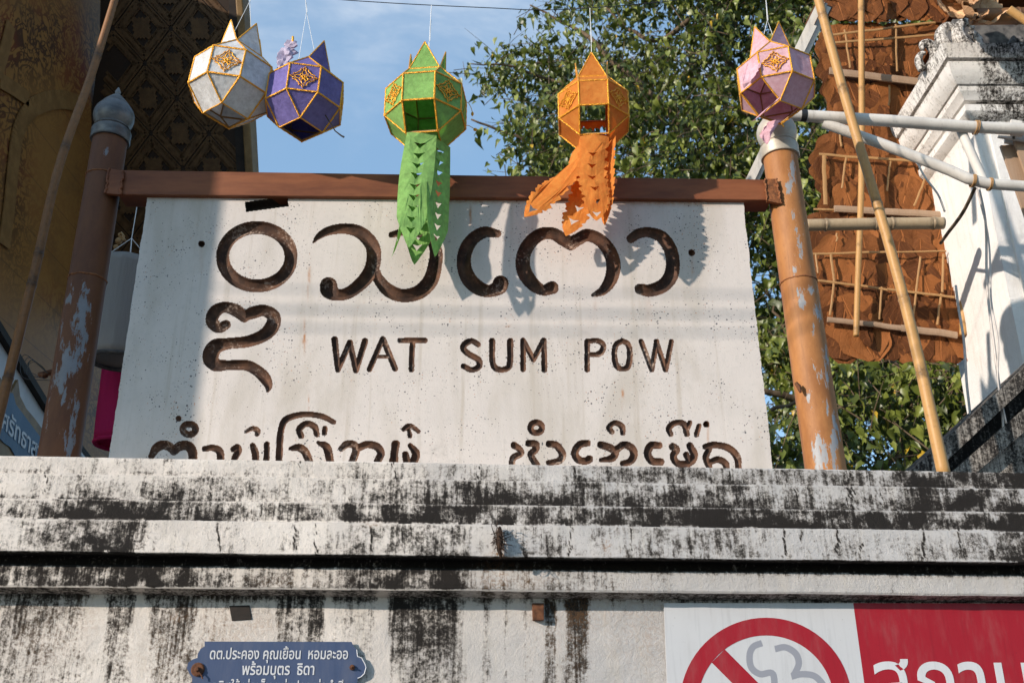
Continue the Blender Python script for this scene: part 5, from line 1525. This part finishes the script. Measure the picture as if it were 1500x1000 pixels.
# fabric tube lanterns behind the sign
def tube_lantern(label, top, bot, rpx, Y, mat, beads):
    a_, c_ = P(*bot, Y), P(*top, Y); r = rpx * depth(c_) / FPX
    t = thing('fabric_lantern', a_, label, 'fabric lantern', 'fabric lanterns behind the left post')
    b = MB(); n = 40; rows = 14; vs = []; fs = []
    for i in range(rows + 1):
        p = a_.lerp(c_, i / rows)
        for k in range(n):
            an = 2 * math.pi * k / n; rr = r * (1 + .012 * fbm(math.cos(an) * 3, math.sin(an) * 3, i * .35) + .006 * math.sin(an * 9 + i * .1))
            vs.append(p + Vector((math.cos(an) * rr, math.sin(an) * rr, 0)))
    for i in range(rows):
        for k in range(n): fs.append((i * n + k, i * n + (k + 1) % n, (i + 1) * n + (k + 1) % n, (i + 1) * n + k))
    b.add(vs, fs); b.build('fabric_tube', M[mat], t, smooth=True, solid=.003)
    b = MB(); b.tube([a_ + Vector((math.cos(q) * r * .97, math.sin(q) * r * .97, -.01)) for q in np.linspace(0, 6.283, 33)[:-1]], .012, 6, closed=True); b.build('bottom_ring', M['stone'] if mat == 'cloth_w' else M[mat], t, smooth=True)
    b = MB(); kp = c_ + Vector((0, -.02, .15))
    for q in range(4): b.tube([c_ + Vector((math.cos(q * 1.57 + .4) * r, math.sin(q * 1.57 + .4) * r, 0)), kp], .0025, 5)
    b.tube([kp, kp + Vector((0, 0, .2))], .0025, 5)
    b.build('string', M['string'], t)
    if beads:
        b = MB()
        for u, v, rr in ((174, 353, .020), (170, 362, .016), (176, 344, .013)): b.lathe(P(u, v, Y - .02), (0, 0, 1), [(.3 * rr, -rr), (.8 * rr, -.6 * rr), (rr, 0), (.8 * rr, .6 * rr), (.3 * rr, rr)], 10)
        for u, v in ((180, 349), (178, 343)): b.tube([P(175, 347, Y - .02), P(u, v - 2, Y - .03), P(u + 4, v + 3, Y - .03), P(176, 350, Y - .02)], .008, 6)
        b.build('bead', M['stick'], t, smooth=True)


tube_lantern('white fabric tube lantern partly hidden behind the shaded left post', (189, 386), (172, 526), 38, 5.0, 'cloth_w', True)
tube_lantern('bright pink fabric tube lantern below the white one behind the sign edge', (192, 520), (178, 648), 37, 5.35, 'cloth_p', False)


# ------------------------------------------------------------------ the fig tree behind
def tree():
    base = P(1400, 740, 11.5); base = Vector((base.x, base.y, 0))
    t = thing('fig_tree', base, 'tall leafy green fig tree with heart-shaped leaves filling the sky behind the sign', 'tree')
    b = MB()

    def limb(pix, Ys, r0, r1, name):
        q = [P(u, v, y) for (u, v), y in zip(pix, Ys)] if not isinstance(pix[0], Vector) else pix
        L = [Vector(z) for z in spline(q, 8)]; m = len(L); b = MB()
        L = [p + Vector((.06 * fbm(i * .3, r0 * 50, 1), .06 * fbm(i * .3, 4, r0 * 50), 0)) for i, p in enumerate(L)]
        b.tube(L, [r0 + (r1 - r0) * i / (m - 1) for i in range(m)], 10)
        return b.build(name, M['bark'], t, smooth=True)
    top = P(1375, 690, 11.4)
    limb([base + Vector((.5, .3, 0)), Vector((base.x + .3, base.y + .1, top.z * .5)), top], None, .42, .26, 'trunk')
    Lm = [([(1380, 700), (1330, 655), (1265, 600), (1200, 590), (1110, 570)], [11.4, 11, 10.6, 10.4, 10.2], .13, .03), ([(1375, 690), (1338, 650), (1310, 590), (1285, 470), (1215, 300), (1120, 160), (1020, 20), (985, -120)], [11.4, 11.3, 11.2, 11.2, 11.2, 11.4, 11.6, 11.8], .16, .015),
          ([(1215, 300), (1100, 290), (1010, 330), (880, 260), (780, 210), (690, 175)], [11, 11, 10.9, 10.8, 10.6, 10.4], .08, .012), ([(1120, 160), (1020, 190), (930, 120), (850, 50), (780, 10)], [10.8, 10.9, 11, 11.2, 11.3], .07, .012),
          ([(1310, 590), (1390, 570), (1440, 540)], [11.2, 10.6, 10], .05, .02), ([(1010, 330), (930, 330), (840, 300), (770, 260)], [10.9, 10.7, 10.5, 10.4], .04, .01), ([(1215, 300), (1180, 100), (1200, -60)], [11, 11.4, 11.8], .08, .03),
          ([(930, 120), (850, 130), (760, 100), (690, 95)], [11, 10.8, 10.7, 10.6], .03, .008), ([(1330, 655), (1290, 690), (1240, 720)], [11, 10.8, 10.6], .05, .015), ([(1245, 640), (1200, 560), (1150, 480), (1120, 420)], [10.8, 10.8, 10.7, 10.6], .04, .01),
          ([(1010, 30), (960, 60), (905, 30), (880, -20)], [10.6, 10.8, 11, 11], .04, .012), ([(1130, 600), (1170, 588)], [9.0, 9.0], .02, .018), ([(1290, 440), (1300, 520), (1330, 560), (1360, 590)], [8.4, 8.3, 8.2, 8.2], .035, .02)]
    for pix, Ys, r0, r1 in Lm: limb(pix, Ys, r0, r1, 'limb')
    # leaf clusters through the crown volume
    leafy = [(745, 40), (700, 85), (668, 95), (668, 118), (700, 150), (718, 165), (692, 200), (705, 235), (745, 262)]
    clusters = []

    def left_edge(v):
        pts_ = [(-200, 900), (-40, 800), (5, 745), (40, 738), (80, 690), (100, 662), (125, 672), (150, 705), (175, 700), (205, 695), (235, 725), (260, 735), (320, 740), (720, 760)]
        return float(np.interp(v, [p[0] for p in pts_], [p[1] for p in pts_]))

    def ok(u, v):
        le = left_edge(v)
        if u < le: return 0
        d = (u - le)
        pr = min(1, .28 + d / 140)
        gaps = [(790, 25, 40, 24, .75), (705, 40, 50, 40, 1), (740, 175, 26, 36, .6), (700, 230, 30, 26, .7), (1270, 668, 46, 32, 1.0), (1300, 600, 26, 20, .6), (870, 5, 30, 14, .7), (1225, 60, 10, 60, .5), (1140, 560, 16, 30, .4), (1250, 600, 14, 14, .6), (1345, 640, 14, 20, .6), (1280, 650, 60, 40, .7)]
        for a_, c_, ra, rc_, s in gaps: pr *= 1 - s * math.exp(-((u - a_) / ra) ** 2 - ((v - c_) / rc_) ** 2)
        return pr
    while len(clusters) < 9200:
        u, v = random.uniform(640, 1640), random.uniform(-170, 745)
        if 700 < u < 1100 and v > 330: continue      # behind the sign: not needed
        if random.random() > ok(u, v): continue
        if fbm(u * .012, v * .012, 2.2, 3) < -.36 and random.random() < .6: continue
        Y = 9.4 + 3.8 * random.random() ** .8
        if u < 800: Y = 10 + random.random() * 1.5
        c0 = P(u, v, Y); n_ = random.randint(3, 14) if u > 780 else random.randint(1, 5)
        for _k in range(n_): clusters.append((c0 + Vector((random.gauss(0, .22), random.gauss(0, .2), random.gauss(0, .15))), 1.0))
    for _ in range(95):                                # the nearer spray at lower right
        u, v = random.gauss(1290, 60), random.gauss(590, 42)
        if v < 690 and ok(u, v) > .5: clusters.append((P(u, v, random.uniform(7.6, 8.6)), 1.0))
    for _ in range(14): clusters.append((P(random.gauss(1405, 12), random.gauss(580, 18), 7.5), 1.1))
    tpl = np.array([(0, 0, 0), (0, -.45, -.03), (0, -.8, -.03), (0, -1.28, -.10), (-.40, .10, .06), (-.50, -.36, .11), (-.26, -.80, .06), (.40, .10, .06), (.50, -.36, .11), (.26, -.80, .06)])
    tf = [(0, 1, 5, 4), (1, 2, 6, 5), (2, 3, 6), (0, 7, 8, 1), (1, 8, 9, 2), (2, 9, 3)]
    VV = []; FF = []; TT = []; tw = MB(); Sv = np.array(S); k = 0
    for c, sc in clusters:
        nl = random.randint(8, 13); cc = np.array(c); ct = random.random()
        d = Vector((random.gauss(0, 1), random.gauss(0, .7), random.gauss(.2, .7))).normalized() * random.uniform(.18, .42)
        e = Vector(c) + d; tw.tube([Vector(c) - d * .8, Vector(c) + Vector((0, 0, .03)), e], [.006, .005, .002], 4, caps=False)
        for i in range(nl):
            s = random.uniform(-.8, 1); p = cc + np.array(d) * s + np.array((random.gauss(0, .06), random.gauss(0, .06), random.gauss(-.03, .05)))
            size = random.uniform(.046, .094) * sc
            down = np.array((random.gauss(0, .5), random.gauss(0, .5), -1 + random.gauss(0, .35))); down /= np.linalg.norm(down)
            nrm = np.array((random.gauss(-.4, .8), random.gauss(-.55, .7), random.gauss(.3, .6))); nrm -= down * nrm.dot(down); nrm /= (np.linalg.norm(nrm) + 1e-6)
            side = np.cross(down, nrm)
            q = tpl * size; q[:, 2] *= random.uniform(.2, 2.2); q[:, 0] *= random.uniform(.75, 1.1); cu_ = random.gauss(0, .45); q[:, 2] += cu_ * q[:, 1] ** 2 / size; q[:, 0] += random.gauss(0, .25) * q[:, 1] ** 2 / size
            VV.append(p + q[:, :1] * side - q[:, 1:2] * down + q[:, 2:] * nrm)
            tv = min(.95, max(0, .45 * ct + .5 * random.random()))
            if random.random() < .010: tv = 1.0
            TT += [tv] * 10; FF += [tuple(x + k for x in f) for f in tf]; k += 10
    b = MB(); b.v = [tuple(x) for x in np.concatenate(VV)]; b.f = FF; b.att = {'tint': TT}; b.uvs = {0: (0, 0)}
    b.build('crown', M['leaf'], t, smooth=True)
    tw.build('twigs', M['bark'], t)


tree()
